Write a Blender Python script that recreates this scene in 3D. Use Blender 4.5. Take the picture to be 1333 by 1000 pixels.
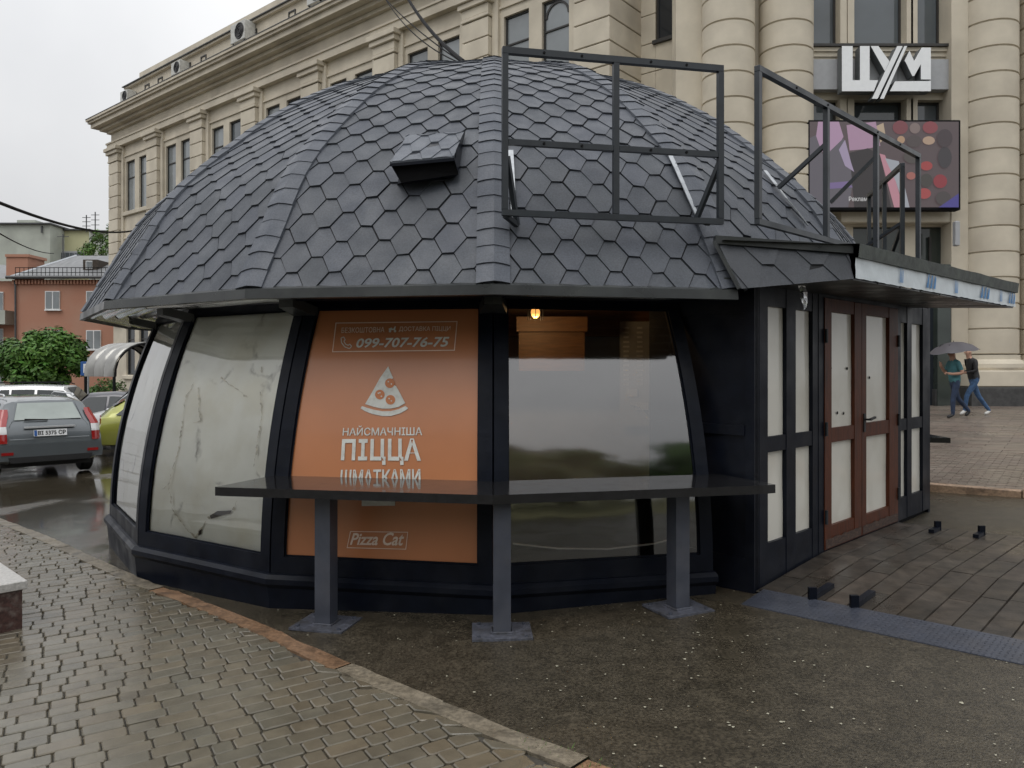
import bpy, bmesh, math, random
from mathutils import Vector, Matrix, noise as mnoise
R = math.radians
sin, cos, pi = math.sin, math.cos, math.pi
rnd = random.Random(7)
for o in list(bpy.data.objects):
    bpy.data.objects.remove(o)
SC = bpy.context.scene
COL = SC.collection

# ------------------------------------------------------------------ camera
HOR, F, CX, CAMZ = 480.0, 1000.0, 666.5, 1.6
cam = bpy.data.objects.new('camera', bpy.data.cameras.new('camera'))
COL.objects.link(cam)
cam.location = (0, 0, CAMZ)
cam.rotation_euler = (R(90), 0, 0)
cam.data.sensor_width = 36
cam.data.lens = 36 * F / 1333
cam.data.shift_y = -20 / 1333
cam.data.clip_start, cam.data.clip_end = .05, 900
SC.camera = cam
# ------------------------------------------------------------------ sky, sun, exposure
W = bpy.data.worlds.new('World')
SC.world = W
W.use_nodes = True
nt = W.node_tree
bg = nt.nodes['Background']
sky = nt.nodes.new('ShaderNodeTexSky')
sky.sky_type = 'NISHITA'
sky.sun_disc = False
SUN_EL, SUN_AZ = 58, 205          # azimuth clockwise from +Y
sky.sun_elevation = R(SUN_EL)
sky.sun_rotation = R(SUN_AZ)
sky.dust_density = 6
sky.air_density = 1.5
hs = nt.nodes.new('ShaderNodeHueSaturation')
hs.inputs['Saturation'].default_value = .25
nt.links.new(sky.outputs[0], hs.inputs['Color'])
tc = nt.nodes.new('ShaderNodeTexCoord')
cl = nt.nodes.new('ShaderNodeTexNoise')
cl.inputs['Scale'].default_value = 2.2
cl.inputs['Detail'].default_value = 5
nt.links.new(tc.outputs['Generated'], cl.inputs['Vector'])
cr = nt.nodes.new('ShaderNodeValToRGB')
cr.color_ramp.elements[0].position, cr.color_ramp.elements[1].position = .3, .72
cr.color_ramp.elements[0].color = (6.2, 6.3, 6.5, 1)
cr.color_ramp.elements[1].color = (8.0, 8.05, 8.15, 1)
nt.links.new(cl.outputs[0], cr.inputs[0])
mx = nt.nodes.new('ShaderNodeMixRGB')
mx.inputs[0].default_value = .93
nt.links.new(hs.outputs[0], mx.inputs[1])
nt.links.new(cr.outputs[0], mx.inputs[2])
sx = nt.nodes.new('ShaderNodeSeparateXYZ')
nt.links.new(tc.outputs['Generated'], sx.inputs[0])
oc = nt.nodes.new('ShaderNodeMapRange')          # overcast sky: the zenith is brighter than the horizon
oc.inputs['From Min'].default_value, oc.inputs['From Max'].default_value = 0, 1
oc.inputs['To Min'].default_value, oc.inputs['To Max'].default_value = .74, 1.95
nt.links.new(sx.outputs['Z'], oc.inputs['Value'])
om = nt.nodes.new('ShaderNodeMixRGB')
om.blend_type = 'MULTIPLY'
om.inputs[0].default_value = 1
nt.links.new(mx.outputs[0], om.inputs[1])
nt.links.new(oc.outputs[0], om.inputs[2])
nt.links.new(om.outputs[0], bg.inputs['Color'])
bg.inputs['Strength'].default_value = .1
sun = bpy.data.objects.new('sun', bpy.data.lights.new('sun', 'SUN'))
COL.objects.link(sun)
sun.data.energy = .6
sun.data.angle = R(35)
sun.data.color = (1, .97, .92)
sd = Vector((sin(R(SUN_AZ)) * cos(R(SUN_EL)), cos(R(SUN_AZ)) * cos(R(SUN_EL)), sin(R(SUN_EL))))
sun.rotation_euler = sd.to_track_quat('Z', 'Y').to_euler()
SC.view_settings.view_transform = 'Standard'
SC.view_settings.look = 'None'
SC.view_settings.gamma = 1
SC.view_settings.exposure = .15
SC.view_settings.use_curve_mapping = False
SC.render.engine = 'CYCLES'
SC.cycles.max_bounces = 8
SC.cycles.transparent_max_bounces = 12

# ------------------------------------------------------------------ materials
def mat(name, col, rough=.6, var=.15, scale=6, bump=0, bscale=40, metal=0, spec=.5, coat=0, tint=False, col2=None,
        rvar=0, rscale=3, emit=None, estr=1, dirt=None, dscale=2.0, damt=.5, stretch=None, detail=4, trans=0):
    m = bpy.data.materials.new(name)
    m.use_nodes = True
    t = m.node_tree
    n, l = t.nodes, t.links
    b = n['Principled BSDF']
    co = n.new('ShaderNodeTexCoord').outputs['Object']
    if stretch:
        mp = n.new('ShaderNodeMapping')
        mp.inputs['Scale'].default_value = stretch
        l.new(co, mp.inputs['Vector'])
        co = mp.outputs[0]
    def nz(s, d=4):
        x = n.new('ShaderNodeTexNoise')
        x.inputs['Scale'].default_value = s
        x.inputs['Detail'].default_value = d
        l.new(co, x.inputs['Vector'])
        return x.outputs[0]
    c1 = tuple(max(0, c * (1 - var)) for c in col) + (1,)
    c2 = tuple(min(1, c * (1 + var)) for c in (col2 or col)) + (1,)
    r = n.new('ShaderNodeValToRGB')
    r.color_ramp.elements[0].color, r.color_ramp.elements[1].color = c1, c2
    r.color_ramp.elements[0].position, r.color_ramp.elements[1].position = .3, .7
    l.new(nz(scale, detail), r.inputs[0])
    c = r.outputs[0]
    if dirt:
        rr = n.new('ShaderNodeValToRGB')
        rr.color_ramp.elements[0].position, rr.color_ramp.elements[1].position = .48, .72
        rr.color_ramp.elements[0].color, rr.color_ramp.elements[1].color = (0, 0, 0, 1), (damt, damt, damt, 1)
        l.new(nz(dscale, 8), rr.inputs[0])
        x = n.new('ShaderNodeMixRGB')
        l.new(rr.outputs[0], x.inputs[0])
        l.new(c, x.inputs[1])
        x.inputs[2].default_value = tuple(dirt) + (1,)
        c = x.outputs[0]
    if tint:
        a = n.new('ShaderNodeAttribute')
        a.attribute_name = 'tint'
        x = n.new('ShaderNodeMixRGB')
        x.blend_type = 'MULTIPLY'
        x.inputs[0].default_value = 1
        l.new(c, x.inputs[1])
        l.new(a.outputs['Color'], x.inputs[2])
        c = x.outputs[0]
    l.new(c, b.inputs['Base Color'])
    b.inputs['Metallic'].default_value = metal
    b.inputs['Specular IOR Level'].default_value = spec
    b.inputs['Coat Weight'].default_value = coat
    b.inputs['Coat Roughness'].default_value = .05
    b.inputs['Transmission Weight'].default_value = trans
    if rvar:
        mr = n.new('ShaderNodeMapRange')
        mr.inputs['From Min'].default_value, mr.inputs['From Max'].default_value = .35, .65
        mr.inputs['To Min'].default_value, mr.inputs['To Max'].default_value = max(.03, rough - rvar), min(1, rough + rvar)
        l.new(nz(rscale, 5), mr.inputs['Value'])
        l.new(mr.outputs[0], b.inputs['Roughness'])
    else:
        b.inputs['Roughness'].default_value = rough
    if bump:
        bp = n.new('ShaderNodeBump')
        bp.inputs['Strength'].default_value = 1
        bp.inputs['Distance'].default_value = bump
        l.new(nz(bscale, 6), bp.inputs['Height'])
        l.new(bp.outputs[0], b.inputs['Normal'])
    if emit:
        b.inputs['Emission Color'].default_value = tuple(emit) + (1,)
        b.inputs['Emission Strength'].default_value = estr
    return m

def glass_mat(name, tintc=(.9, .93, .95), ior=1.55, wave=0, base=.0, rough=.03):
    m = bpy.data.materials.new(name)
    m.use_nodes = True
    t = m.node_tree
    n, l = t.nodes, t.links
    n.remove(n['Principled BSDF'])
    out = n['Material Output']
    tr = n.new('ShaderNodeBsdfTransparent')
    tr.inputs[0].default_value = tuple(tintc) + (1,)
    gl = n.new('ShaderNodeBsdfGlossy')
    gl.inputs['Roughness'].default_value = rough
    fr = n.new('ShaderNodeFresnel')
    fr.inputs[0].default_value = ior
    mul = n.new('ShaderNodeMath')
    mul.operation = 'MULTIPLY_ADD'
    mul.inputs[1].default_value = 1.6
    mul.inputs[2].default_value = base
    mul.use_clamp = True
    mix = n.new('ShaderNodeMixShader')
    if wave:
        co = n.new('ShaderNodeTexCoord').outputs['Object']
        z = n.new('ShaderNodeTexNoise')
        z.inputs['Scale'].default_value = 1.6
        z.inputs['Detail'].default_value = 2
        l.new(co, z.inputs['Vector'])
        bp = n.new('ShaderNodeBump')
        bp.inputs['Distance'].default_value = wave
        l.new(z.outputs[0], bp.inputs['Height'])
        l.new(bp.outputs[0], gl.inputs['Normal'])
    l.new(fr.outputs[0], mul.inputs[0])
    l.new(mul.outputs[0], mix.inputs[0])
    l.new(tr.outputs[0], mix.inputs[1])
    l.new(gl.outputs[0], mix.inputs[2])
    l.new(mix.outputs[0], out.inputs[0])
    return m

M = {}
M['shingle'] = mat('shingle', (.060, .068, .083), .54, .22, 90, .0016, 260, spec=.5, tint=True, rvar=.12, rscale=6, dirt=(.10, .107, .12), dscale=3, damt=.3)
M['underlay'] = mat('underlay', (.012, .013, .016), .8)
M['black'] = mat('black_paint', (.0050, .0068, .0125), .42, .25, 8, .0006, 60, spec=.15, rvar=.12, dirt=(.018, .02, .026), dscale=3.5, damt=.5)
M['steel'] = mat('grey_steel', (.050, .056, .074), .38, .15, 9, .0003, 90, spec=.5, rvar=.1, dirt=(.09, .09, .1), dscale=5, damt=.4)
M['plate'] = mat('worn_plate', (.075, .08, .10), .45, .35, 40, .002, 70, spec=.5, rvar=.15, dirt=(.03, .028, .024), dscale=9, damt=.7)
M['rail'] = mat('rail_paint', (.020, .025, .031), .4, .2, 10, spec=.5, rvar=.1)
M['trim'] = mat('metal_trim', (.028, .031, .032), .38, .25, 6, rvar=.12, dirt=(.05, .055, .05), dscale=5, damt=.6)
M['greentrim'] = mat('weathered_trim', (.05, .058, .052), .6, .35, 14, .002, 60, dirt=(.09, .11, .09), dscale=8, damt=.7)
M['galv'] = mat('galvanised', (.42, .44, .46), .4, .15, 20, metal=.7)
M['counter'] = mat('wet_black_counter', (.012, .012, .013), .10, .3, 30, .0006, 14, spec=.6, rvar=.08, rscale=7)
M['orange'] = mat('orange_film', (.47, .185, .08), .30, .06, 2.5, .0035, 1.5, spec=.55, coat=.15, dirt=(.5, .19, .075), dscale=1.3, damt=.6)
M['letter'] = mat('pale_lettering', (.60, .61, .57), .5, .12, 12, dirt=(.4, .35, .3), dscale=30, damt=.4)
M['thinletter'] = mat('faded_lettering', (.74, .60, .50), .5, .1, 12)
M['letterdark'] = mat('orange_ink', (.50, .17, .06), .5, .05)
M['glass'] = glass_mat('window_glass', wave=.004)
M['mirrorglass'] = glass_mat('coated_window_glass', (.85, .87, .88), wave=.007, base=.15, rough=.07)
M['foil'] = mat('foil', (.88, .89, .90), .2, .04, 6, .002, 8, metal=.9)
M['foilband'] = mat('foil_band', (.58, .635, .66), .33, .06, 10, .003, 14, metal=.1)
M['blueink'] = mat('blue_print', (.03, .19, .45), .5)
M['door'] = mat('brown_door', (.085, .024, .010), .5, .25, 9, .0008, 30, stretch=(6, 6, 1), spec=.22, dirt=(.04, .018, .012), dscale=3, damt=.7)
M['doorworn'] = mat('worn_wood', (.045, .024, .017), .7, .4, 12, .002, 30, stretch=(2, 2, 8), dirt=(.12, .07, .045), dscale=9, damt=.7)
M['brick'] = mat('far_brick', (.40, .20, .135), .85, .14, 30, dirt=(.42, .27, .20), dscale=.35, damt=.6)
M['wood'] = mat('interior_wood', (.16, .075, .03), .5, .25, 6, stretch=(1, 8, 8))
M['bulb'] = mat('bulb', (1, .7, .3), .3, 0, emit=(1, .42, .10), estr=1.6)
M['inwall'] = mat('interior_wall', (.45, .455, .46), .7, .1, 3)
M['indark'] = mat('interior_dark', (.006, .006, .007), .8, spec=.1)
M['white'] = mat('white_plastic', (.75, .76, .76), .4, .05)
M['cable'] = mat('black_cable', (.010, .010, .011), .8, spec=.15)
M['whitecable'] = mat('white_cable', (.6, .6, .58), .5)

def cloth_mat(name, base, stain):
    m = mat(name, base, .75, .07, 2.2, .006, 3.2)
    t = m.node_tree
    n, l = t.nodes, t.links
    b = n['Principled BSDF']
    src = b.inputs['Base Color'].links[0].from_socket
    co = n.new('ShaderNodeTexCoord').outputs['Object']
    z = n.new('ShaderNodeTexNoise')
    z.inputs['Scale'].default_value = 2.6
    z.inputs['Detail'].default_value = 5
    l.new(co, z.inputs['Vector'])
    add = n.new('ShaderNodeMixRGB')
    add.blend_type = 'ADD'
    add.inputs[0].default_value = .55
    l.new(co, add.inputs[1])
    l.new(z.outputs['Color'], add.inputs[2])
    v = n.new('ShaderNodeTexVoronoi')
    v.feature = 'DISTANCE_TO_EDGE'
    v.inputs['Scale'].default_value = 1.15
    l.new(add.outputs[0], v.inputs['Vector'])
    r = n.new('ShaderNodeValToRGB')
    r.color_ramp.elements[0].position, r.color_ramp.elements[1].position = 0, .032
    r.color_ramp.elements[0].color, r.color_ramp.elements[1].color = (1, 1, 1, 1), (0, 0, 0, 1)
    l.new(v.outputs['Distance'], r.inputs[0])
    z2 = n.new('ShaderNodeTexNoise')
    z2.inputs['Scale'].default_value = 5
    z2.inputs['Detail'].default_value = 6
    l.new(co, z2.inputs['Vector'])
    r2 = n.new('ShaderNodeValToRGB')
    r2.color_ramp.elements[0].position, r2.color_ramp.elements[1].position = .50, .68
    r2.color_ramp.elements[0].color, r2.color_ramp.elements[1].color = (0.02, 0.02, 0.02, 1), (.95, .95, .95, 1)
    l.new(z2.outputs[0], r2.inputs[0])
    mul = n.new('ShaderNodeMath')
    mul.operation = 'MULTIPLY'
    l.new(r.outputs[0], mul.inputs[0])
    l.new(r2.outputs[0], mul.inputs[1])
    x = n.new('ShaderNodeMixRGB')
    l.new(mul.outputs[0], x.inputs[0])
    l.new(src, x.inputs[1])
    x.inputs[2].default_value = tuple(stain) + (1,)
    # broad yellowish patches between the folds
    r3 = n.new('ShaderNodeValToRGB')
    r3.color_ramp.elements[0].position, r3.color_ramp.elements[1].position = .45, .62
    r3.color_ramp.elements[0].color, r3.color_ramp.elements[1].color = (0, 0, 0, 1), (.5, .5, .5, 1)
    l.new(z.outputs[0], r3.inputs[0])
    y = n.new('ShaderNodeMixRGB')
    l.new(r3.outputs[0], y.inputs[0])
    l.new(x.outputs[0], y.inputs[1])
    y.inputs[2].default_value = (base[0] * .8, base[1] * .76, base[2] * .66, 1)
    l.new(y.outputs[0], b.inputs['Base Color'])
    return m
M['stain'] = mat('brown_stain', (.60, .53, .41), .9, .4, 30)
M['cloth'] = cloth_mat('stained_sheet', (.90, .86, .76), (.10, .075, .045))
M['paper'] = mat('window_paper', (.68, .66, .59), .35, .05, 1.5, .0006, 4, coat=.6, dirt=(.5, .47, .39), dscale=2.2, damt=.6)

def ground_mat(name, col, rough, rvar, peb, tint=False, pud=1.2, pebscale=38, pebthr=.10, col2=None, bump=.004):
    """wet mineral ground: colour patches, little light stones, water film of uneven gloss"""
    m = mat(name, col, rough, .16, 9, bump, 130, tint=tint, rvar=rvar, rscale=pud, spec=.5, col2=col2, detail=8)
    t = m.node_tree
    n, l = t.nodes, t.links
    b = n['Principled BSDF']
    src = b.inputs['Base Color'].links[0].from_socket
    co = n.new('ShaderNodeTexCoord').outputs['Object']
    if peb:
        gr = n.new('ShaderNodeTexNoise')
        gr.inputs['Scale'].default_value = 60
        gr.inputs['Detail'].default_value = 6
        l.new(co, gr.inputs['Vector'])
        gm = n.new('ShaderNodeMapRange')
        gm.inputs['From Min'].default_value, gm.inputs['From Max'].default_value = .38, .62
        gm.inputs['To Min'].default_value, gm.inputs['To Max'].default_value = .6, 1.4
        l.new(gr.outputs[0], gm.inputs['Value'])
        gx = n.new('ShaderNodeMixRGB')
        gx.blend_type = 'MULTIPLY'
        gx.inputs[0].default_value = 1
        l.new(src, gx.inputs[1])
        l.new(gm.outputs[0], gx.inputs[2])
        src = gx.outputs[0]
        v = n.new('ShaderNodeTexVoronoi')
        v.inputs['Scale'].default_value = pebscale
        l.new(co, v.inputs['Vector'])
        r = n.new('ShaderNodeValToRGB')
        r.color_ramp.elements[0].position, r.color_ramp.elements[1].position = pebthr, pebthr + .06
        r.color_ramp.elements[0].color, r.color_ramp.elements[1].color = (1, 1, 1, 1), (0, 0, 0, 1)
        l.new(v.outputs['Distance'], r.inputs[0])
        sep = n.new('ShaderNodeSeparateColor')
        l.new(v.outputs['Color'], sep.inputs[0])
        g = n.new('ShaderNodeMath')
        g.operation = 'GREATER_THAN'
        g.inputs[1].default_value = .62
        l.new(sep.outputs[0], g.inputs[0])
        mu = n.new('ShaderNodeMath')
        mu.operation = 'MULTIPLY'
        l.new(r.outputs[0], mu.inputs[0])
        l.new(g.outputs[0], mu.inputs[1])
        mu2 = n.new('ShaderNodeMath')
        mu2.operation = 'MULTIPLY'
        mu2.inputs[1].default_value = .6
        l.new(mu.outputs[0], mu2.inputs[0])
        x = n.new('ShaderNodeMixRGB')
        l.new(mu2.outputs[0], x.inputs[0])
        l.new(src, x.inputs[1])
        x.inputs[2].default_value = tuple(peb) + (1,)
        l.new(x.outputs[0], b.inputs['Base Color'])
    return m
def puddles(m):
    t = m.node_tree
    n, l = t.nodes, t.links
    b = n['Principled BSDF']
    co = n.new('ShaderNodeTexCoord').outputs['Object']
    sp_ = n.new('ShaderNodeSeparateXYZ'); l.new(co, sp_.inputs[0])
    z = n.new('ShaderNodeTexNoise'); z.inputs['Scale'].default_value = .55; z.inputs['Detail'].default_value = 7; l.new(co, z.inputs['Vector'])
    a = n.new('ShaderNodeMath'); a.operation = 'MULTIPLY_ADD'; l.new(sp_.outputs['X'], a.inputs[0]); a.inputs[1].default_value = -.055; a.inputs[2].default_value = -.03
    lim = n.new('ShaderNodeClamp'); l.new(a.outputs[0], lim.inputs[0]); lim.inputs['Min'].default_value = .015; lim.inputs['Max'].default_value = .26
    s_ = n.new('ShaderNodeMath'); s_.operation = 'ADD'; l.new(z.outputs[0], s_.inputs[0]); l.new(lim.outputs[0], s_.inputs[1])
    r = n.new('ShaderNodeMapRange'); r.interpolation_type = 'SMOOTHSTEP'; r.inputs['From Min'].default_value, r.inputs['From Max'].default_value = .58, .72; l.new(s_.outputs[0], r.inputs['Value'])
    rs = b.inputs['Roughness'].links[0].from_socket
    x = n.new('ShaderNodeMix'); l.new(r.outputs[0], x.inputs['Factor']); l.new(rs, x.inputs['A']); x.inputs['B'].default_value = .07; l.new(x.outputs['Result'], b.inputs['Roughness'])
    bp = b.inputs['Normal'].links[0].from_node
    q = n.new('ShaderNodeMath'); q.operation = 'MULTIPLY_ADD'; l.new(r.outputs[0], q.inputs[0]); q.inputs[1].default_value = -.93; q.inputs[2].default_value = 1; l.new(q.outputs[0], bp.inputs['Strength'])
    return m
M['asphalt'] = ground_mat('wet_asphalt', (.041, .0345, .0235), .33, .13, (.17, .145, .105), col2=(.053, .0445, .031), bump=.003, pud=.6)
M['paver'] = ground_mat('wet_paver', (.120, .106, .078), .15, .08, None, tint=True, pud=.9, bump=.0012)
M['joint'] = mat('joint_sand', (.045, .040, .031), .7, .3, 20, .003, 80)
M['plaza'] = ground_mat('plaza_paving', (.15, .123, .102), .36, .14, None, tint=True, pud=.7, bump=.001)
M['kerb'] = mat('granite_kerb', (.23, .195, .155), .5, .35, 40, .005, 60, tint=True, rvar=.15, dirt=(.055, .046, .034), dscale=7, damt=.85)
M['plank'] = mat('wet_planks', (.042, .035, .028), .42, .35, 10, .0015, 40, tint=True, rvar=.15, dirt=(.085, .072, .06), dscale=5, damt=.5)
M['granite'] = mat('grey_granite', (.42, .41, .39), .35, .25, 60, .0008, 90, rvar=.1)
M['redgranite'] = mat('red_granite', (.055, .026, .022), .35, .5, 45, .0008, 90, rvar=.1, dirt=(.2, .17, .15), dscale=25, damt=.6)
M['stone'] = mat('cream_stone', (.575, .52, .42), .8, .10, 1.2, .001, 20, tint=True, dirt=(.37, .325, .26), dscale=.45, damt=.6)
M['stonedark'] = mat('dark_plinth_stone', (.05, .05, .05), .4, .3, 8, .002, 20)
M['joints'] = mat('stone_joint', (.20, .165, .12), .9)
M['bwin'] = mat('building_glass', (.085, .10, .112), .06, .3, .35, spec=.8)
M['bwinlit'] = mat('curtained_glass', (.20, .22, .23), .08, .25, .5, spec=.8)
M['bwindark'] = mat('dark_glass', (.02, .024, .03), .05, .3, .5, spec=.6)
M['bframe'] = mat('dark_window_frame', (.03, .028, .026), .5)
M['shopglass'] = mat('shop_glass', (.04, .05, .045), .08, .35, .8, spec=.6)
M['metalroof'] = mat('metal_roof', (.17, .175, .18), .5, .2, 1.2, stretch=(4, 1, 1))
M['zinc'] = mat('zinc_flashing', (.06, .062, .065), .5)
M['panelgrey'] = mat('grey_panel', (.36, .37, .385), .4, .05)
M['signwhite'] = mat('sign_white', (.80, .82, .83), .22, .03, spec=.6, coat=.4)
M['signside'] = mat('sign_side', (.14, .15, .155), .5)
M['acwhite'] = mat('ac_white', (.5, .5, .47), .5)
M['plaster'] = mat('pale_plaster', (.43, .455, .40), .9, .12, .4, dirt=(.3, .31, .28), dscale=.5, damt=.6)
M['yellowplaster'] = mat('yellow_plaster', (.50, .49, .30), .9, .08, .4)
M['leaf'] = mat('leaf_green', (.055, .125, .027), .5, .3, 3, tint=True, spec=.3)
M['bark'] = mat('bark', (.06, .048, .038), .9, .3, 12, .01, 20)
M['tyre'] = mat('tyre', (.012, .012, .012), .7)
M['rim'] = mat('rim', (.35, .36, .37), .35, metal=.8)
M['carglass'] = mat('car_glass', (.025, .03, .032), .04, 0, spec=.8)
M['reartint'] = mat('rear_glass', (.30, .34, .32), .08, .1, 3, spec=.8)
M['redlamp'] = mat('red_lamp', (.30, .012, .012), .12, 0, coat=.8)
M['clearlamp'] = mat('clear_lamp', (.6, .6, .6), .12, 0, coat=.8)
M['chrome'] = mat('chrome', (.62, .63, .64), .35, 0, metal=.35)
M['plateW'] = mat('plate_white', (.72, .73, .73), .4, .03)
M['plateB'] = mat('plate_blue', (.02, .09, .30), .4, .03)
M['ink'] = mat('black_ink', (.02, .02, .022), .5, .03)
M['blacktrim'] = mat('black_plastic', (.018, .018, .019), .55, .1)
def carpaint(n, c): return mat(n, c, .3, .06, 2, coat=.9, metal=.25, spec=.5)
M['skin'] = mat('skin', (.42, .24, .17), .55)
M['teal'] = mat('teal_shirt', (.05, .16, .18), .8, .2, 8)
M['denim'] = mat('denim', (.02, .034, .07), .85, .3, 14)
M['denim2'] = mat('blue_denim', (.05, .105, .21), .85, .3, 14)
M['jacket'] = mat('black_jacket', (.012, .012, .014), .6)
M['hair'] = mat('dark_hair', (.03, .02, .014), .6)
M['shoeB'] = mat('dark_shoe', (.014, .014, .016), .5)
M['shoeW'] = mat('white_shoe', (.7, .7, .68), .5)
M['umbrella'] = mat('grey_umbrella', (.075, .07, .08), .55, .15, 3)
M['petal'] = mat('pale_petal', (.36, .34, .26), .7, .2, 60)
M['mossy'] = mat('moss', (.06, .11, .02), .8)
M['polycarb'] = mat('shelter_sheet', (.28, .275, .26), .16, .2, 2, spec=.9, metal=.4)

# ------------------------------------------------------------------ mesh builder
ORG = {}
class MB:
    def __init__(s):
        s.v, s.f, s.t, s.m = [], [], [], []
    def poly(s, pts, tint=1.0, mi=0):
        i = len(s.v)
        s.v += [tuple(p) for p in pts]
        s.f.append(tuple(range(i, i + len(pts))))
        s.t.append(tint); s.m.append(mi)
    def mesh(s, verts, faces, tint=1.0, mi=0):
        i = len(s.v)
        s.v += [tuple(p) for p in verts]
        for f in faces:
            s.f.append(tuple(i + k for k in f))
            s.t.append(tint); s.m.append(mi)
    def hexa(s, p, tint=1.0, mi=0):          # p: 4 bottom ccw, 4 top ccw
        s.mesh(p, [(3, 2, 1, 0), (4, 5, 6, 7), (0, 1, 5, 4), (1, 2, 6, 5), (2, 3, 7, 6), (3, 0, 4, 7)], tint, mi)
    def box(s, c, size, ex=(1, 0, 0), ey=None, ez=(0, 0, 1), tint=1.0, mi=0, bev=0):
        ex = Vector(ex).normalized(); ez = Vector(ez).normalized()
        ey = Vector(ey).normalized() if ey is not None else ez.cross(ex)
        c = Vector(c); a, b, d = size[0] / 2, size[1] / 2, size[2] / 2
        if not bev:
            p = [c + ex * x * a + ey * y * b + ez * z * d for z in (-1, 1) for x, y in ((-1, -1), (1, -1), (1, 1), (-1, 1))]
            s.hexa(p, tint, mi)
        else:
            def ring(ia, ib, z):
                return [c + ex * x * ia + ey * y * ib + ez * z for x, y in ((-1, -1), (1, -1), (1, 1), (-1, 1))]
            rs = [ring(a - bev, b - bev, -d), ring(a, b, -d + bev), ring(a, b, d - bev), ring(a - bev, b - bev, d)]
            s.loft(rs, True, tint, mi, caps=True)
    def loft(s, rings, closed=True, tint=1.0, mi=0, caps=False):
        n = len(rings[0]); v = [p for r in rings for p in r]; f = []
        for k in range(len(rings) - 1):
            for j in range(n if closed else n - 1):
                q = (j + 1) % n
                f.append((k * n + j, k * n + q, (k + 1) * n + q, (k + 1) * n + j))
        if caps:
            f.append(tuple(range(n - 1, -1, -1)))
            f.append(tuple((len(rings) - 1) * n + j for j in range(n)))
        s.mesh(v, f, tint, mi)
    def bar(s, a, b, w, h=None, up=(0, 0, 1), tint=1.0, mi=0, bev=0):   # rectangular bar between two points
        a, b = Vector(a), Vector(b); d = b - a
        ez = d.normalized(); up = Vector(up)
        if abs(ez.dot(up)) > .98: up = Vector((0, 1, 0))
        ex = up.cross(ez).normalized(); ey = ez.cross(ex)
        s.box((a + b) / 2, (w, h or w, d.length), ex, ey, ez, tint, mi, bev)
    def tube(s, pts, r, n=8, tint=1.0, mi=0, caps=True):
        pts = [Vector(p) for p in pts]
        if not isinstance(r, (list, tuple)): r = [r] * len(pts)
        rings = []
        for i, p in enumerate(pts):
            d = (pts[min(i + 1, len(pts) - 1)] - pts[max(i - 1, 0)]).normalized()
            up = Vector((0, 0, 1)) if abs(d.z) < .9 else Vector((1, 0, 0))
            ex = up.cross(d).normalized(); ey = d.cross(ex)
            rings.append([p + (ex * cos(2 * pi * k / n) + ey * sin(2 * pi * k / n)) * r[i] for k in range(n)])
        s.loft(rings, True, tint, mi, caps)
    def lathe(s, prof, c=(0, 0, 0), n=24, tint=1.0, mi=0, a0=0, a1=2 * pi):
        c = Vector(c); full = abs(a1 - a0 - 2 * pi) < 1e-6
        m = n if full else n + 1
        rings = [[c + Vector((r * cos(a0 + (a1 - a0) * k / n), r * sin(a0 + (a1 - a0) * k / n), z)) for k in range(m)] for r, z in prof]
        s.loft(rings, full, tint, mi)
    def ball(s, c, r, n=10, sq=(1, 1, 1), tint=1.0, mi=0):
        s.lathe([(max(1e-4, r * sin(pi * k / n)) * sq[0], -r * cos(pi * k / n) * sq[2]) for k in range(n + 1)], c, n + 4, tint, mi)
    def build(s, name, m, parent=None, smooth=False):
        me = bpy.data.meshes.new(name)
        og = ORG.get(parent.name, Vector()) if parent else Vector()
        me.from_pydata([(x - og.x, y - og.y, z - og.z) for x, y, z in s.v], [], s.f)
        ms = m if isinstance(m, (list, tuple)) else [m]
        for q in ms: me.materials.append(q if not isinstance(q, str) else M[q])
        if len(ms) > 1:
            me.polygons.foreach_set('material_index', s.m)
        at = me.attributes.new('tint', 'FLOAT_COLOR', 'FACE')
        buf = []
        for t in s.t:
            buf += [t, t, t, 1.0] if not isinstance(t, (tuple, list)) else [t[0], t[1], t[2], 1.0]
        at.data.foreach_set('color', buf)
        if smooth: me.polygons.foreach_set('use_smooth', [True] * len(me.polygons))
        me.validate(); me.update()
        o = bpy.data.objects.new(name, me)
        COL.objects.link(o)
        if parent:
            o.parent = parent
            if parent.name in ORG: ORG[o.name] = ORG[parent.name]
        return o
def solidify_normals(o):
    bm = bmesh.new(); bm.from_mesh(o.data); bmesh.ops.recalc_face_normals(bm, faces=bm.faces); bm.to_mesh(o.data); bm.free()
    return o
def thing(name, label, cat, loc=(0, 0, 0), group=None, world=True, rotz=0):
    o = bpy.data.objects.new(name, None); COL.objects.link(o)
    o.location = loc; o.rotation_euler = (0, 0, rotz)
    o.empty_display_size = .2
    o['label'], o['category'] = label, cat
    if group: o['group'] = group
    ORG[o.name] = Vector(loc) if world else Vector()
    return o
def tag(o, label=None, cat=None, group=None, kind=None):
    if label: o['label'] = label
    if cat: o['category'] = cat
    if group: o['group'] = group
    if kind: o['kind'] = kind
    return o
def inst(me, name, parent, loc):               # a piece that shares mesh data
    o = bpy.data.objects.new(name, me); COL.objects.link(o)
    o.parent = parent; o.location = loc
    return o
def sstep(a, b, x):
    t = max(0, min(1, (x - a) / (b - a))); return t * t * (3 - 2 * t)
def g(x, y):                                   # height of the ground
    return -.12 * sstep(-4.2, -7.5, x) + .027 * max(-16, min(14, x)) - .02 * max(0, min(60, y) - 14) * sstep(-2, -9, x)
def px(x, y, z):                               # a point of the place at depth z seen at picture position x, y
    return Vector(((x - CX) / F * z, z, CAMZ + (HOR - y) / F * z))
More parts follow.
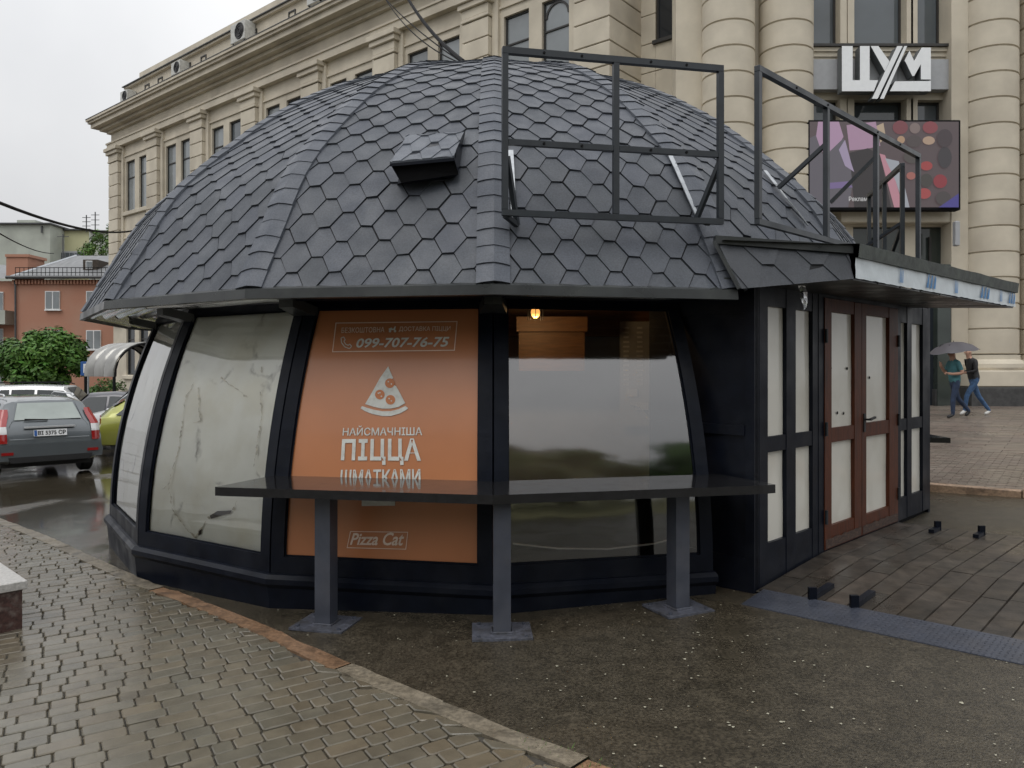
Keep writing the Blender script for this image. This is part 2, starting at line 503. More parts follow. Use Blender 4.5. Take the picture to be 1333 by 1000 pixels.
def gpx(x, y, dh=0):                           # ground point
    z = 8.0
    for _ in range(60):
        z += .5 * ((CAMZ - g((x - CX) / F * z, z) - dh) / ((y - HOR) / F) - z)
    return Vector(((x - CX) / F * z, z, g((x - CX) / F * z, z) + dh))
def text_polys(txt, bold=0, shear=0, space=1.0):
    c = bpy.data.curves.new('t', 'FONT'); c.body = txt; c.offset = bold; c.shear = shear; c.resolution_u = 3; c.space_character = space
    o = bpy.data.objects.new('t', c); COL.objects.link(o)
    bpy.context.view_layer.update()
    e = o.evaluated_get(bpy.context.evaluated_depsgraph_get()); me = e.to_mesh()
    vs = [(v.co.x, v.co.y) for v in me.vertices]; fs = [tuple(p.vertices) for p in me.polygons]
    e.to_mesh_clear()
    bpy.data.objects.remove(o); bpy.data.curves.remove(c)
    x0, x1 = min(v[0] for v in vs), max(v[0] for v in vs); y0, y1 = min(v[1] for v in vs), max(v[1] for v in vs)
    return [((x - x0) / (x1 - x0), (y - y0) / (y1 - y0)) for x, y in vs], fs

# ================================================================== GROUND
def sheet(name, x0, x1, y0, y1, nx, ny, dh, m, inside=None):
    b = MB(); idx = {}
    xs = [x0 + (x1 - x0) * i / nx for i in range(nx + 1)]; ys = [y0 + (y1 - y0) * j / ny for j in range(ny + 1)]
    b.mesh([(x, y, g(x, y) + dh) for y in ys for x in xs],
           [(j * (nx + 1) + i, j * (nx + 1) + i + 1, (j + 1) * (nx + 1) + i + 1, (j + 1) * (nx + 1) + i) for j in range(ny) for i in range(nx)])
    o = b.build(name, m, smooth=True); tag(o, kind='structure'); return o
sheet('road', -60, 60, -60, 120, 120, 180, 0, M['asphalt'])
_b = MB(); _b.lathe([(60, -1.8), (500, -3)], n=48); tag(_b.build('ground', M['asphalt']), kind='structure')

puddles(M['asphalt'])
# pavement with pavers and kerb at the left
PAVH = .05
KP = [gpx(*p, PAVH) for p in ((-170, 610), (-60, 650), (0, 674), (60, 697), (130, 728), (190, 755), (250, 776), (330, 806), (430, 851), (560, 905), (640, 938), (735, 973), (800, 1000), (930, 1055), (1150, 1180))]
def kerb_y(x):
    for a, b in zip(KP, KP[1:]):
        if a.x <= x <= b.x: return a.y + (b.y - a.y) * (x - a.x) / (b.x - a.x)
    return KP[0].y if x < KP[0].x else KP[-1].y
pave = MB()
top = [(p.x, p.y - .01, g(p.x, p.y) + PAVH - .014) for p in KP]
for a, b in zip(top, top[1:]):
    pave.poly([(a[0], -3, g(a[0], 0) + PAVH - .014), (b[0], -3, g(b[0], 0) + PAVH - .014), b, a])
pavement = tag(pave.build('pavement', M['joint']), kind='structure')
PA = R(31)
e1, e2 = Vector((cos(PA), sin(PA))), Vector((-sin(PA), cos(PA)))
pieces = []
r2 = random.Random(3)
for row in range(-60, 128):
    v0 = row * .101
    u = -9 + r2.random() * .2
    while u < 9:
        Lx = r2.choice((.088, .12, .12, .175, .175))
        cxy = e1 * (u + Lx / 2) + e2 * (v0 + .05)
        if 2.35 < cxy.y < 10.5 and abs(cxy.x) < .70 * cxy.y + .25 and cxy.y < kerb_y(cxy.x) - .105:
            pieces.append((cxy.y, u, v0, Lx))
        u += Lx
pieces.sort()
def paver(b, u, v0, Lx):
    gp = .0028; c = .010
    dz = r2.uniform(-.003, .003); tl = r2.uniform(-.012, .012), r2.uniform(-.02, .02)
    uu0, uu1, vv0, vv1 = u + gp, u + Lx - gp, v0 + gp, v0 + .101 - gp
    def ring(i, h):
        q = [(uu0 + c, vv0 + i), (uu1 - c, vv0 + i), (uu1 - i, vv0 + c), (uu1 - i, vv1 - c), (uu1 - c, vv1 - i), (uu0 + c, vv1 - i), (uu0 + i, vv1 - c), (uu0 + i, vv0 + c)]
        o = []
        for x, y in q:
            p = e1 * x + e2 * y
            p.y = min(p.y, kerb_y(p.x) - .152)
            o.append((p.x, p.y, g(p.x, p.y) + PAVH + h + dz + (x - u - Lx / 2) * tl[0] + (y - v0 - .05) * tl[1]))
        return o
    t = r2.uniform(.88, 1.10)
    w = r2.uniform(-.03, .06)
    b.loft([ring(0, -.03), ring(0, -.005), ring(.005, 0)], True, (t * (1 + w), t, t * (1 - w)))
    n = len(b.v); b.f.append(tuple(range(n - 8, n))); b.t.append((t * (1 + w), t, t * (1 - w))); b.m.append(0)
rest = MB()
pieces = [p for p in pieces]
inview = [p for p in pieces if p[0] > 2.95][:300]; ids = set(inview)
for p in pieces:
    if p in ids:
        b = MB(); paver(b, *p[1:]); b.build('paver', M['paver'], pavement)
    else: paver(rest, *p[1:])
tag(rest.build('pavers', M['paver'], pavement), kind='stuff')
# kerb stones
kerb = bpy.data.objects.new('kerb', None); COL.objects.link(kerb); kerb['kind'] = 'structure'; ORG['kerb'] = Vector()
seg = []; acc = 0
pts = []
for a, b in zip(KP, KP[1:]):
    n = max(1, int((b - a).length / .05))
    pts += [a.lerp(b, k / n) for k in range(n)]
i = 0
while i < len(pts) - 14:
    j = min(len(pts) - 1, i + r2.randint(11, 19))
    b = MB(); rows = []
    wob = r2.uniform(-.004, .004)
    for k in sorted(set(list(range(i, j + 1, 2)) + [j])):
        p = pts[k]; d = (pts[min(k + 2, len(pts) - 1)] - pts[max(k - 2, 0)]); d.z = 0; d.normalize()
        nn = Vector((d.y, -d.x, 0))
        z = g(p.x, p.y) + PAVH + wob + r2.uniform(-.004, .004)
        o = p + nn * (-.005 + r2.uniform(-.006, .006)); q = p + nn * .115
        zz = lambda w, h: (w.x, w.y, h)
        rows.append([zz(o, z - .15), zz(o, z - .012), zz(o + nn * .012, z), zz(q, z - .002), zz(q, z - .1)])
    if len(rows) > 1:
        mid = pts[(i + j) // 2]
        scx = CX + mid.x / max(mid.y, .1) * F
        warm = (.88, .61, .43) if (scx > 690 or 215 < scx < 440) else (.72, .72, .66)
        t = r2.uniform(.8, 1.1)
        b.loft(rows, False, tuple(t * c for c in warm)); b.build('kerb_stone', M['kerb'], kerb)
    i = j
# moss tufts in kerb joints
mo = MB()
for k in range(170):
    s_ = r2.choice((735, 770, 700, 90, 130, 160)) + r2.uniform(-16, 16)
    x = None
    best = min(pts, key=lambda p: abs(CX + p.x / p.y * F - s_))
    p = best + Vector((r2.uniform(-.05, .05), r2.uniform(-.14, .02), 0)); z = g(p.x, p.y) + PAVH - .008
    a = r2.uniform(0, 6.28); L = r2.uniform(.008, .022)
    mo.poly([(p.x, p.y, z), (p.x + .006 * cos(a), p.y + .006 * sin(a), z), (p.x + L * cos(a + 1), p.y + L * sin(a + 1), z + L)])
tag(mo.build('moss', M['mossy']), kind='stuff', label='green moss tufts in the joints of the kerb', cat='moss')

# plaza at the right
kd = Vector((.805, -.593, 0)); kn = Vector((.593, .805, 0)); k0 = Vector((5.0, 9.12, 0))
plz = MB()
def plp(a, b): p = k0 + kd * a + kn * b; return (p.x, p.y, g(p.x, p.y) + .05)
for i in range(-8, 22):
    for j in range(0, 36):
        plz.poly([plp(i, j + .13), plp(i + 1, j + .13), plp(i + 1, j + 1.13), plp(i, j + 1.13)])
plaza = tag(plz.build('plaza', M['joint']), kind='structure')
pb = MB(); cnt = 0
def plpaver(b, a, c, w, d):
    t = r2.uniform(.82, 1.12); zz = .012 + r2.uniform(-.002, .002)
    q = [(a + .004, c + .004), (a + w - .004, c + .004), (a + w - .004, c + d - .004), (a + .004, c + d - .004)]
    P4 = [Vector(plp(*s)) for s in q]
    b.hexa([p - Vector((0, 0, .01)) for p in P4] + [p + Vector((0, 0, zz)) for p in P4], (t * r2.uniform(.97, 1.06), t, t))
near = []
for j in range(0, 40):
    c = .13 + j * .1
    a = -1.2 + (j % 2) * .1
    while a < 4.4:
        p = k0 + kd * a + kn * c
        sx = CX + p.x / p.y * F
        if 1150 < sx < 1400: near.append((p.y, a, c))
        a += .2
near.sort()
for q in near[:300]:
    b = MB(); plpaver(b, q[1], q[2], .2, .1); b.build('paver', M['plaza'], plaza)
for q in near[300:]: plpaver(pb, q[1], q[2], .2, .1)
for j in range(0, 60):
    for i in range(-6, 30):
        c = 4.13 + j * .3 ; a = -2 + i * .6 + (j % 2) * .3
        p = k0 + kd * a + kn * c
        if 1100 < CX + p.x / max(p.y, .1) * F < 1480 and 0 < p.y < 26: plpaver(pb, a, c, .6, .3)
tag(pb.build('pavers', M['plaza'], plaza), kind='stuff')
pk = bpy.data.objects.new('kerb', None); COL.objects.link(pk); pk['kind'] = 'structure'; ORG[pk.name] = Vector()
a = -5.0
while a < 14:
    L = .98; b = MB(); c = k0 + kd * (a + L / 2) + kn * .065
    b.box((c.x, c.y, g(c.x, c.y) - .015), (L - .012, .13, .2), kd, bev=.008, tint=(1.75, 1.35, 1.12) if int(a * 3) % 2 else (1.5, 1.2, 1.0))
    b.build('kerb_stone', M['kerb'], pk); a += L
# petals and grit fallen on the asphalt
pt = MB()
for k in range(850):
    y = 3.0 + 5 * r2.random() ** 1.5; x = r2.uniform(-1.6, 4.5)
    if y < kerb_y(x) + .15: continue
    z = g(x, y) + .004; s_ = r2.uniform(.003, .0085) * (1.6 if r2.random() < .12 else 1); a = r2.uniform(0, 6)
    pt.poly([(x + s_ * cos(a + q) * r2.uniform(.6, 1.1), y + s_ * sin(a + q) * r2.uniform(.6, 1.1), z + r2.uniform(0, .002)) for q in (0, 1.2, 2.5, 3.7, 5)])
tag(pt.build('petals', M['petal']), kind='stuff', label='pale petals and grit scattered over the wet asphalt', cat='petals')

# ================================================================== KIOSK
KX, KY = -.207, 9.02
SEC = R(22.5); CH = cos(SEC / 2); SH = sin(SEC / 2)
kiosk = thing('pizza_kiosk', 'dark domed pizza kiosk with hexagonal roof shingles and slanting glazed walls', 'kiosk', (KX, KY, 0))
TH0 = R(1.2)                                   # the kiosk is turned a little
def radial(th, r, h):
    th += TH0
    return Vector((KX + r * sin(th), KY - r * cos(th), h))
def sect(k):
    th = (k + .5) * SEC + TH0
    return Vector((sin(th), -cos(th), 0)), Vector((cos(th), sin(th), 0))
KC = Vector((KX, KY, 0))
def wr(h): return 4.0 - .115 * (h - .2) ** 2 if h > .2 else 4.0
def wallp(k, u, h, out=0):                     # point on wall panel k
    n, e = sect(k); p = KC + n * (wr(h) * CH + out) + e * u; p.z = h; return p
def wall_hit(k, x, y):                         # (u,h) where the sight line of picture point x,y meets wall panel k
    n, e = sect(k); z = 5.0
    a, b = (x - CX) / F, (HOR - y) / F
    for _ in range(40):
        h = CAMZ + b * z
        q = n.x * a + n.y
        z = (wr(h) * CH + KC.dot(n)) / q
    p = Vector((a * z, z, 0)) - KC
    return p.dot(e), CAMZ + b * z
HB, HT = .31, 2.035                            # pane bottom and top
FT = 2.11
hs_ = [.19 + (FT - .19) * i / 16 for i in range(17)]
def half(h): return wr(h) * SH
# plinth
b = MB()
for (ra, ha), (rb, hb) in zip([(3.95, .205), (4.035, .19), (4.06, .165), (4.06, .13), (4.035, .10), (4.02, -.05)], [(4.035, .19), (4.06, .165), (4.06, .13), (4.035, .10), (4.02, -.05), (3.98, -.5)]):
    for k in range(-8, 8):
        if k in (1, 2): continue
        b.poly([radial(k * SEC, rb, hb), radial((k + 1) * SEC, rb, hb), radial((k + 1) * SEC, ra, ha), radial(k * SEC, ra, ha)])
b.build('plinth', M['black'], kiosk)
MS = .098
for k in range(-8, 8):
    if k in (1, 2): continue
    f = MB()
    lift, dep = .012, -.06
    levels = [.19] + [HB + (HT - HB) * i / 14 for i in range(15)] + [FT]
    def rr(h, inner): return (half(h) - MS) if inner else (half(h) - .004)
    # outer face, inner reveal and back of the border
    for h0, h1 in zip(levels, levels[1:]):
        mid = (h0 + h1) / 2
        if h1 <= HB + 1e-6 or h0 >= HT - 1e-6:
            f.poly([wallp(k, -rr(h0, 0), h0, lift), wallp(k, rr(h0, 0), h0, lift), wallp(k, rr(h1, 0), h1, lift), wallp(k, -rr(h1, 0), h1, lift)])
        else:
            for s in (-1, 1):
                f.poly([wallp(k, s * rr(h0, 0), h0, lift), wallp(k, s * rr(h0, 1), h0, lift), wallp(k, s * rr(h1, 1), h1, lift), wallp(k, s * rr(h1, 0), h1, lift)])
                f.poly([wallp(k, s * rr(h0, 1), h0, lift), wallp(k, s * rr(h0, 1), h0, dep), wallp(k, s * rr(h1, 1), h1, dep), wallp(k, s * rr(h1, 1), h1, lift)])
        for s in (-1, 1):
            f.poly([wallp(k, s * rr(h0, 0), h0, lift), wallp(k, s * rr(h1, 0), h1, lift), wallp(k, s * rr(h1, 0), h1, dep), wallp(k, s * rr(h0, 0), h0, dep)])
    for h in (HB, HT):
        f.poly([wallp(k, -rr(h, 1), h, lift), wallp(k, rr(h, 1), h, lift), wallp(k, rr(h, 1), h, dep), wallp(k, -rr(h, 1), h, dep)])
    # glazing bead round the opening
    win = f.build('window', M['black'], kiosk)
    bd = MB()
    for s in (-1, 1):
        for i in range(14):
            h0, h1 = levels[1 + i], levels[2 + i]
            u0, u1 = s * (rr(h0, 1) - .012), s * (rr(h1, 1) - .012)
            U0, U1 = s * rr(h0, 1), s * rr(h1, 1)
            bd.poly([wallp(k, u0, h0, -.006), wallp(k, U0, h0, -.006), wallp(k, U1, h1, -.006), wallp(k, u1, h1, -.006)])
    for h, hh in ((HB, HB + .012), (HT - .012, HT)):
        bd.poly([wallp(k, -rr(h, 1), h, -.006), wallp(k, rr(h, 1), h, -.006), wallp(k, rr(hh, 1), hh, -.006), wallp(k, -rr(hh, 1), hh, -.006)])
    bd.build('glazing_bead', M['black'], win)
    def grid(off, name, m, shr=.0, nu=10, nh=22, wob=0):
        q = MB(); vs = []
        for j in range(nh + 1):
            h = HB + (HT - HB) * j / nh
            for i in range(nu + 1):
                u = (-1 + 2 * i / nu) * (rr(h, 1) - shr)
                w = wob * (mnoise.noise(Vector((u * 1.8, h * 1.8, k * 5.3))) + .5 * mnoise.noise(Vector((u * 5, h * 4, k * 3.3)))) if wob else 0
                vs.append(wallp(k, u, h, off - abs(w)))
        q.mesh(vs, [(j * (nu + 1) + i, j * (nu + 1) + i + 1, (j + 1) * (nu + 1) + i + 1, (j + 1) * (nu + 1) + i) for j in range(nh) for i in range(nu)])
        return q.build(name, m, win, smooth=True)
    if k != -1: grid(-.012, 'pane', M['mirrorglass' if k == 0 else 'glass'])
    if k == -1: grid(-.017, 'orange_film', M['orange'])
    elif k != 0: grid(-.024, 'stained_sheet', M['cloth'], wob=.035)
    if k == -2:
        rs = random.Random(4)
        def streak(path, w0):
            pts2 = []
            for (xa, ya), (xb, yb) in zip(path, path[1:]):
                n_ = max(2, int(math.hypot(xb - xa, yb - ya) / 3))
                pts2 += [(xa + (xb - xa) * i / n_ + rs.uniform(-1, 1), ya + (yb - ya) * i / n_ + rs.uniform(-.8, .8)) for i in range(n_)]
            q = MB()
            for (xa, ya), (xb, yb) in zip(pts2, pts2[1:]):
                dx, dy = xb - xa, yb - ya; L_ = math.hypot(dx, dy) or 1; w = w0 * rs.choice((.2, .4, .7, 1.0, 1.6)) / L_
                q.poly([wallp(-2, *wall_hit(-2, *c), -.0195) for c in ((xa - dy * w, ya + dx * w), (xb - dy * w * .6, yb + dx * w * .6), (xb + dy * w * .6, yb - dx * w * .6), (xa + dy * w, ya - dx * w))])
            q.build('water_stain', M['stain'], win)
        for path, w0 in (([(250, 498), (238, 520), (234, 552), (230, 585), (222, 612), (216, 632), (205, 640)], .7), ([(256, 505), (255, 525), (258, 548), (244, 552)], 1.1), ([(285, 492), (300, 503), (322, 520)], .9), ([(216, 632), (222, 665), (238, 688), (252, 700), (258, 690), (268, 676)], .8), ([(268, 676), (276, 668), (298, 668)], 1.3), ([(336, 510), (338, 540), (332, 580), (327, 610)], .8), ([(300, 664), (306, 650)], 1.0), ([(338, 478), (337, 488)], 1.3)):
            streak(path, w0)
        for pl_ in ([(270, 672), (280, 666), (299, 665), (297, 669), (284, 672), (272, 676)], [(256, 692), (260, 689), (259, 696), (255, 698)]):
            q = MB(); q.mesh([wallp(-2, *wall_hit(-2, *c), -.0185) for c in pl_], [tuple(range(len(pl_)))]); q.build('tear', M['bark'], win)
    if k == -1:
        def put(name, vs, fs, corners, m, off):
            (x0, y0), (x1, y1), (x2, y2), (x3, y3) = corners      # tl tr br bl in the photograph
            T = [wall_hit(-1, *c) for c in corners]
            q = MB(); P = []
            for s, t in vs:
                u = (T[3][0] * (1 - s) + T[2][0] * s) * (1 - t) + (T[0][0] * (1 - s) + T[1][0] * s) * t
                h = (T[3][1] * (1 - s) + T[2][1] * s) * (1 - t) + (T[0][1] * (1 - s) + T[1][1] * s) * t
                P.append(wallp(-1, u, h, off))
            q.mesh(P, fs); return q.build(name, m, win)
        def word(t, c, m='letter', bold=0, shear=0, off=-.0115, sp=1.0):
            vs, fs = text_polys(t, bold, shear, sp); put('lettering', vs, fs, c, M[m], off)
        def frame_lines(c, th, m, off=-.0115):
            (x0, y0), (x1, y1), (x2, y2), (x3, y3) = c
            ins = [(x0 + th, y0 + th), (x1 - th, y1 + th), (x2 - th, y2 - th), (x3 + th, y3 - th)]
            for i in range(4):
                j = (i + 1) % 4
                put('printed_line', [(0, 1), (1, 1), (1, 0), (0, 0)], [(0, 1, 2, 3)], [c[i], c[j], ins[j], ins[i]], M[m], off)
        frame_lines([(436, 420), (595, 418), (591.5, 456.5), (431.5, 458.5)], 1.1, 'thinletter')
        word('БЕЗКОШТОВНА', [(444, 426.5), (500, 425.5), (499.5, 432.5), (443.5, 433.5)], 'thinletter', .008)
        word('ДОСТАВКА ПІЦЦИ', [(519, 425.2), (586, 424.5), (585.5, 431.5), (518.5, 432.2)], 'thinletter', .008)
        # tiny scooter mark between the two words
        circ = lambda cx, cy, r, n=12: [(cx + r * cos(2 * pi * i / n), cy + r * sin(2 * pi * i / n)) for i in range(n)]
        def shape(pl, m='letter', off=-.0115, name='printed_mark'):
            q = MB(); q.mesh([wallp(-1, *wall_hit(-1, *c), off) for c in pl], [tuple(range(len(pl)))]); return q.build(name, M[m], win)
        for cc in (circ(507, 431, 1.7), circ(513.5, 431, 1.7), [(505, 428), (509, 426.3), (511, 428.6), (513.4, 424.6), (514.6, 425), (513.5, 429.5), (506, 430)]):
            shape(cc, 'letter')
        word('099-707-76-75', [(464, 440.5), (584.5, 438.2), (583, 451.5), (462.5, 453)], 'letter', .022, .16)
        # telephone receiver
        arc = [(443.2, 440), (446.6, 438.6), (448.6, 442.4), (446.8, 444.3), (449.2, 448.2), (452.6, 449.6), (454.4, 447.9), (457, 450.8), (454, 453.9), (448, 451.6), (443.8, 446.2)]
        q = MB()
        for a_, b_ in zip(arc, arc[1:] + arc[:1]):
            dx, dy = b_[0] - a_[0], b_[1] - a_[1]; L = math.hypot(dx, dy); nx_, ny_ = -dy / L * .55, dx / L * .55
            q.mesh([wallp(-1, *wall_hit(-1, *c), -.0115) for c in ((a_[0] + nx_, a_[1] + ny_), (b_[0] + nx_, b_[1] + ny_), (b_[0] - nx_, b_[1] - ny_), (a_[0] - nx_, a_[1] - ny_))], [(0, 1, 2, 3)])
        q.build('printed_mark', M['letter'], win)
        # slice of pizza: pointed body with a bite, three rings, crust
        body = [(504.6, 477), (507, 483), (511, 492.3), (508.2, 494.6), (511, 500.5), (515, 503), (519.5, 511), (526.8, 525), (518, 530), (508, 532), (497, 532.2), (486, 529.8), (474.5, 526.2), (484, 510), (494, 492)]
        cx0 = (500, 514)
        tri = MB()
        tri.mesh([wallp(-1, *wall_hit(-1, *c), -.0115) for c in body], [tuple(range(len(body)))]); tri.build('printed_mark', M['letter'], win)
        crust = [(470.5, 528.8), (476, 530.8), (486, 533.6), (497, 535.6), (508, 535.4), (518, 533), (527, 528.8), (530.6, 531.6), (528, 534), (520, 538.4), (508, 541.8), (497, 541.8), (484, 539.2), (474, 535.2), (468.5, 531.8)]
        shape(crust)
        for x, y in ((506.8, 499), (493.8, 513.8), (507.6, 520.6)): shape(circ(x, y, 6.3, 18), 'letterdark', -.0095)
        for x, y in ((505, 497), (509, 500), (492, 512), (496, 516), (506, 519), (509, 522), (494, 511.4)): shape(circ(x, y, 1.0, 8), 'letter', -.0075)
        word('НАЙСМАЧНІША', [(446, 554.5), (549, 553.5), (549, 567), (445, 567.5)], 'letter', .012, 0)
        word('ПІЦЦА', [(444.5, 572), (546.5, 571), (547.5, 606), (442.5, 605)], 'letter', .03, 0, sp=1.12)
        word('ШМАТКАМИ', [(443, 612), (546.5, 611), (547, 630), (441.5, 630.5)], 'letter', .025, 0)
        shape([(470, 642), (514, 641.5), (513.5, 658.8), (470, 659.3)], 'letter')
        word('Pizza Cat', [(456, 694.5), (526, 693.5), (524.5, 711), (454.5, 710)], 'thinletter', .02, .25)
        frame_lines([(455, 692), (530.5, 693), (528, 716), (450.5, 714)], .9, 'thinletter')

# roof ------------------------------------------------
NV = 400
RE = 4.231
ctl = [(1.05, 1.62), (1, 2.12), (.95, 2.515), (.88, 3.03), (.78, 3.468), (.66, 3.908), (.5, 4.35), (.33, 4.66), (.15, 4.85), (0, 4.90), (-.15, 4.85)]
prof = []
for i in range(1, len(ctl) - 2):
    P0, P1, P2, P3 = ctl[i - 1:i + 3]
    for j in range(50):
        t = j / 50
        c_ = [.5 * (2 * P1[m_] + (P2[m_] - P0[m_]) * t + (2 * P0[m_] - 5 * P1[m_] + 4 * P2[m_] - P3[m_]) * t * t + (3 * P1[m_] - P0[m_] - 3 * P2[m_] + P3[m_]) * t ** 3) for m_ in (0, 1)]
        prof.append((max(0, c_[0]) * RE, c_[1]))
prof.append((0.0, 4.90))
for _ in range(30):
    prof = [prof[0]] + [((prof[i - 1][0] + prof[i][0] * 2 + prof[i + 1][0]) / 4, (prof[i - 1][1] + prof[i][1] * 2 + prof[i + 1][1]) / 4) for i in range(1, len(prof) - 1)] + [prof[-1]]
T0 = .42
arc = [0]
for a, b in zip(prof, prof[1:]): arc.append(arc[-1] + math.hypot(a[0] - b[0], a[1] - b[1]))
VL = arc[-1]
def rp(v):                                     # radius, height, outward tilt at arc length v above the eave
    if v < 0:
        r0, h0 = prof[0]; r1, h1 = prof[1]; L = arc[1]
        return r0 + (r0 - r1) / L * (-v), h0 - (h1 - h0) / L * (-v), T0
    v = min(v, VL - 1e-4)
    import bisect
    i = bisect.bisect_right(arc, v) - 1
    t = (v - arc[i]) / (arc[i + 1] - arc[i])
    r = prof[i][0] * (1 - t) + prof[i + 1][0] * t; h = prof[i][1] * (1 - t) + prof[i + 1][1] * t
    dr, dh = prof[i + 1][0] - prof[i][0], prof[i + 1][1] - prof[i][1]
    L = math.hypot(dr, dh)
    return r, h, math.atan2(-dr / L, dh / L)
def roofp(k, u, v, lift=0):
    r, h, tl = rp(v); n, e = sect(k)
    p = KC + n * (r * CH + lift * cos(tl)) + e * u; p.z = h + lift * sin(tl); return p
def roof_v(k, u, y):                           # arc length where the roof panel shows at picture height y
    best = min(range(0, 500), key=lambda i: abs(HOR - (roofp(k, u, VL * i / 500).z - CAMZ) / roofp(k, u, VL * i / 500).y * F - y))
    return VL * best / 500
b = MB()
for k in range(-8, 8):
    vs = [VL * i / 40 for i in range(3 if k in (1, 2) else 0, 40)] + [VL - .001]
    for v0, v1 in zip(vs, vs[1:]):
        w0, w1 = rp(v0)[0] * SH, rp(v1)[0] * SH
        b.poly([roofp(k, -w0, v0, -.004), roofp(k, w0, v0, -.004), roofp(k, w1, v1, -.004), roofp(k, -w1, v1, -.004)])
roof = b.build('roof', M['underlay'], kiosk, smooth=False)
SP, BW, EX = .298, .078, .124
MWd = SP - BW
def shingle(b, k, uc, v0):
    t = rnd.uniform(.88, 1.13); bl = rnd.uniform(.98, 1.05)
    jit = rnd.uniform(-.004, .004); jl = rnd.uniform(-.002, .004); sk = rnd.uniform(-.004, .004)
    pts = [(-BW / 2 + .002, 0 + sk), (BW / 2 - .002, 0 - sk), (MWd / 2 - .0035, EX), (BW / 2 - .003, 2 * EX - .003), (-BW / 2 + .003, 2 * EX - .003), (-MWd / 2 + .0035, EX)]
    lf = [.0125 + jl, .0125 + jl, .0068, .0005, .0005, .0068]
    P = []; Q = []
    for (x, y), L in zip(pts, lf):
        v = max(0, v0 + y); w = rp(v)[0] * SH
        u = max(-w, min(w, uc + x + jit))
        P.append(roofp(k, u, v, L)); Q.append(roofp(k, u, v, -.003))
    n = len(P); b.mesh(P + Q, [tuple(range(n))] + [(i + n, (i + 1) % n + n, (i + 1) % n, i) for i in (0, 1, 5)] , (t, t, t * bl))
allsh = []
for k in range(-8, 8):
    row = 0
    while row * EX < VL - .3:
        v = row * EX - EX
        w = rp(max(0, v + EX))[0] * SH
        off = (row % 2) * SP / 2 + .03 * (k % 3)
        for i in range(-6, 7):
            uc = i * SP + off
            if k in (1, 2) and rp(max(0, v))[1] < 2.40: continue
            if abs(uc) - MWd / 2 < w - .03: allsh.append((k, uc, v))
        row += 1
def sh_score(s):
    p = roofp(s[0], max(-1, min(1, s[1])), max(0, s[2] + EX)); n, e = sect(s[0])
    to = Vector((0, 0, CAMZ)) - p; tl = rp(max(0, s[2]))[2]
    nn = n * cos(tl) + Vector((0, 0, sin(tl))); d = to.length
    part = min(1, max(.1, (rp(max(0, s[2] + EX))[0] * SH - abs(s[1])) / MWd + .5))
    f = nn.dot(to) / d
    return -(f / d / d * part) if f > 0 else 0
allsh.sort(key=sh_score)
for s in allsh[:300]:
    b = MB(); shingle(b, *s); b.build('shingle', M['shingle'], roof)
b = MB()
for s in allsh[300:]: shingle(b, *s)
tag(b.build('shingles', M['shingle'], roof), kind='stuff')
# ridge caps
caps = []
for k in range(-8, 8):
    row = 0
    while row * .138 < VL - .25:
        if k != 2 or rp(row * .138)[1] > 2.42: caps.append((k, row * .138))
        row += 1
def cap(b, k, v0):
    th = k * SEC + TH0; L = .17; t = rnd.uniform(1.1, 1.34); rows = []
    j = rnd.uniform(-.004, .004); tw = rnd.uniform(-.006, .006)
    hw = .104
    for s, vv in ((0, v0), (1, v0 + L)):
        ring = []
        for x in (-1, -.5, 0, .5, 1):
            v = max(0, vv + ((.011 * (1 - x * x)) if s == 0 else 0) + tw * x * (1 - s)); r, h, tl = rp(v)
            w = min(hw, r * SH * .9)
            kk = k - 1 if x < 0 else k
            n, e = sect(kk)
            uu = (r * SH - w * abs(x)) * (1 if x < 0 else -1)
            lift = (.027 if s == 0 else .019) + .010 * (1 - abs(x)) + (j if s == 0 else 0)
            p = KC + n * (r * CH + lift * cos(tl)) + e * uu; p.z = h + lift * sin(tl); ring.append(p)
        rows.append(ring)
    low = [p - Vector((sin(th), -cos(th), .5)).normalized() * .010 for p in rows[0]]
    b.loft([low, rows[0], rows[1]], False, (t, t, t * 1.02))
    for x in (0, 4):
        q = [rows[0][x], rows[1][x]]
        dn = Vector((sin(th), -cos(th), .4)).normalized() * .034
        b.poly([q[0], q[1], q[1] - dn, q[0] - dn], (t, t, t))
def cap_score(c):
    p = radial(c[0] * SEC, rp(c[1])[0], rp(c[1])[1]); d = (p - Vector((0, 0, CAMZ))).length
    return d + (0 if abs(c[0]) < 5 else 50)
caps.sort(key=cap_score)
for c in caps[:240]:
    b = MB(); cap(b, *c); b.build('ridge_shingle', M['shingle'], roof)
b = MB()
for c in caps[240:]: cap(b, *c)
tag(b.build('ridge_shingles', M['shingle'], roof), kind='stuff')
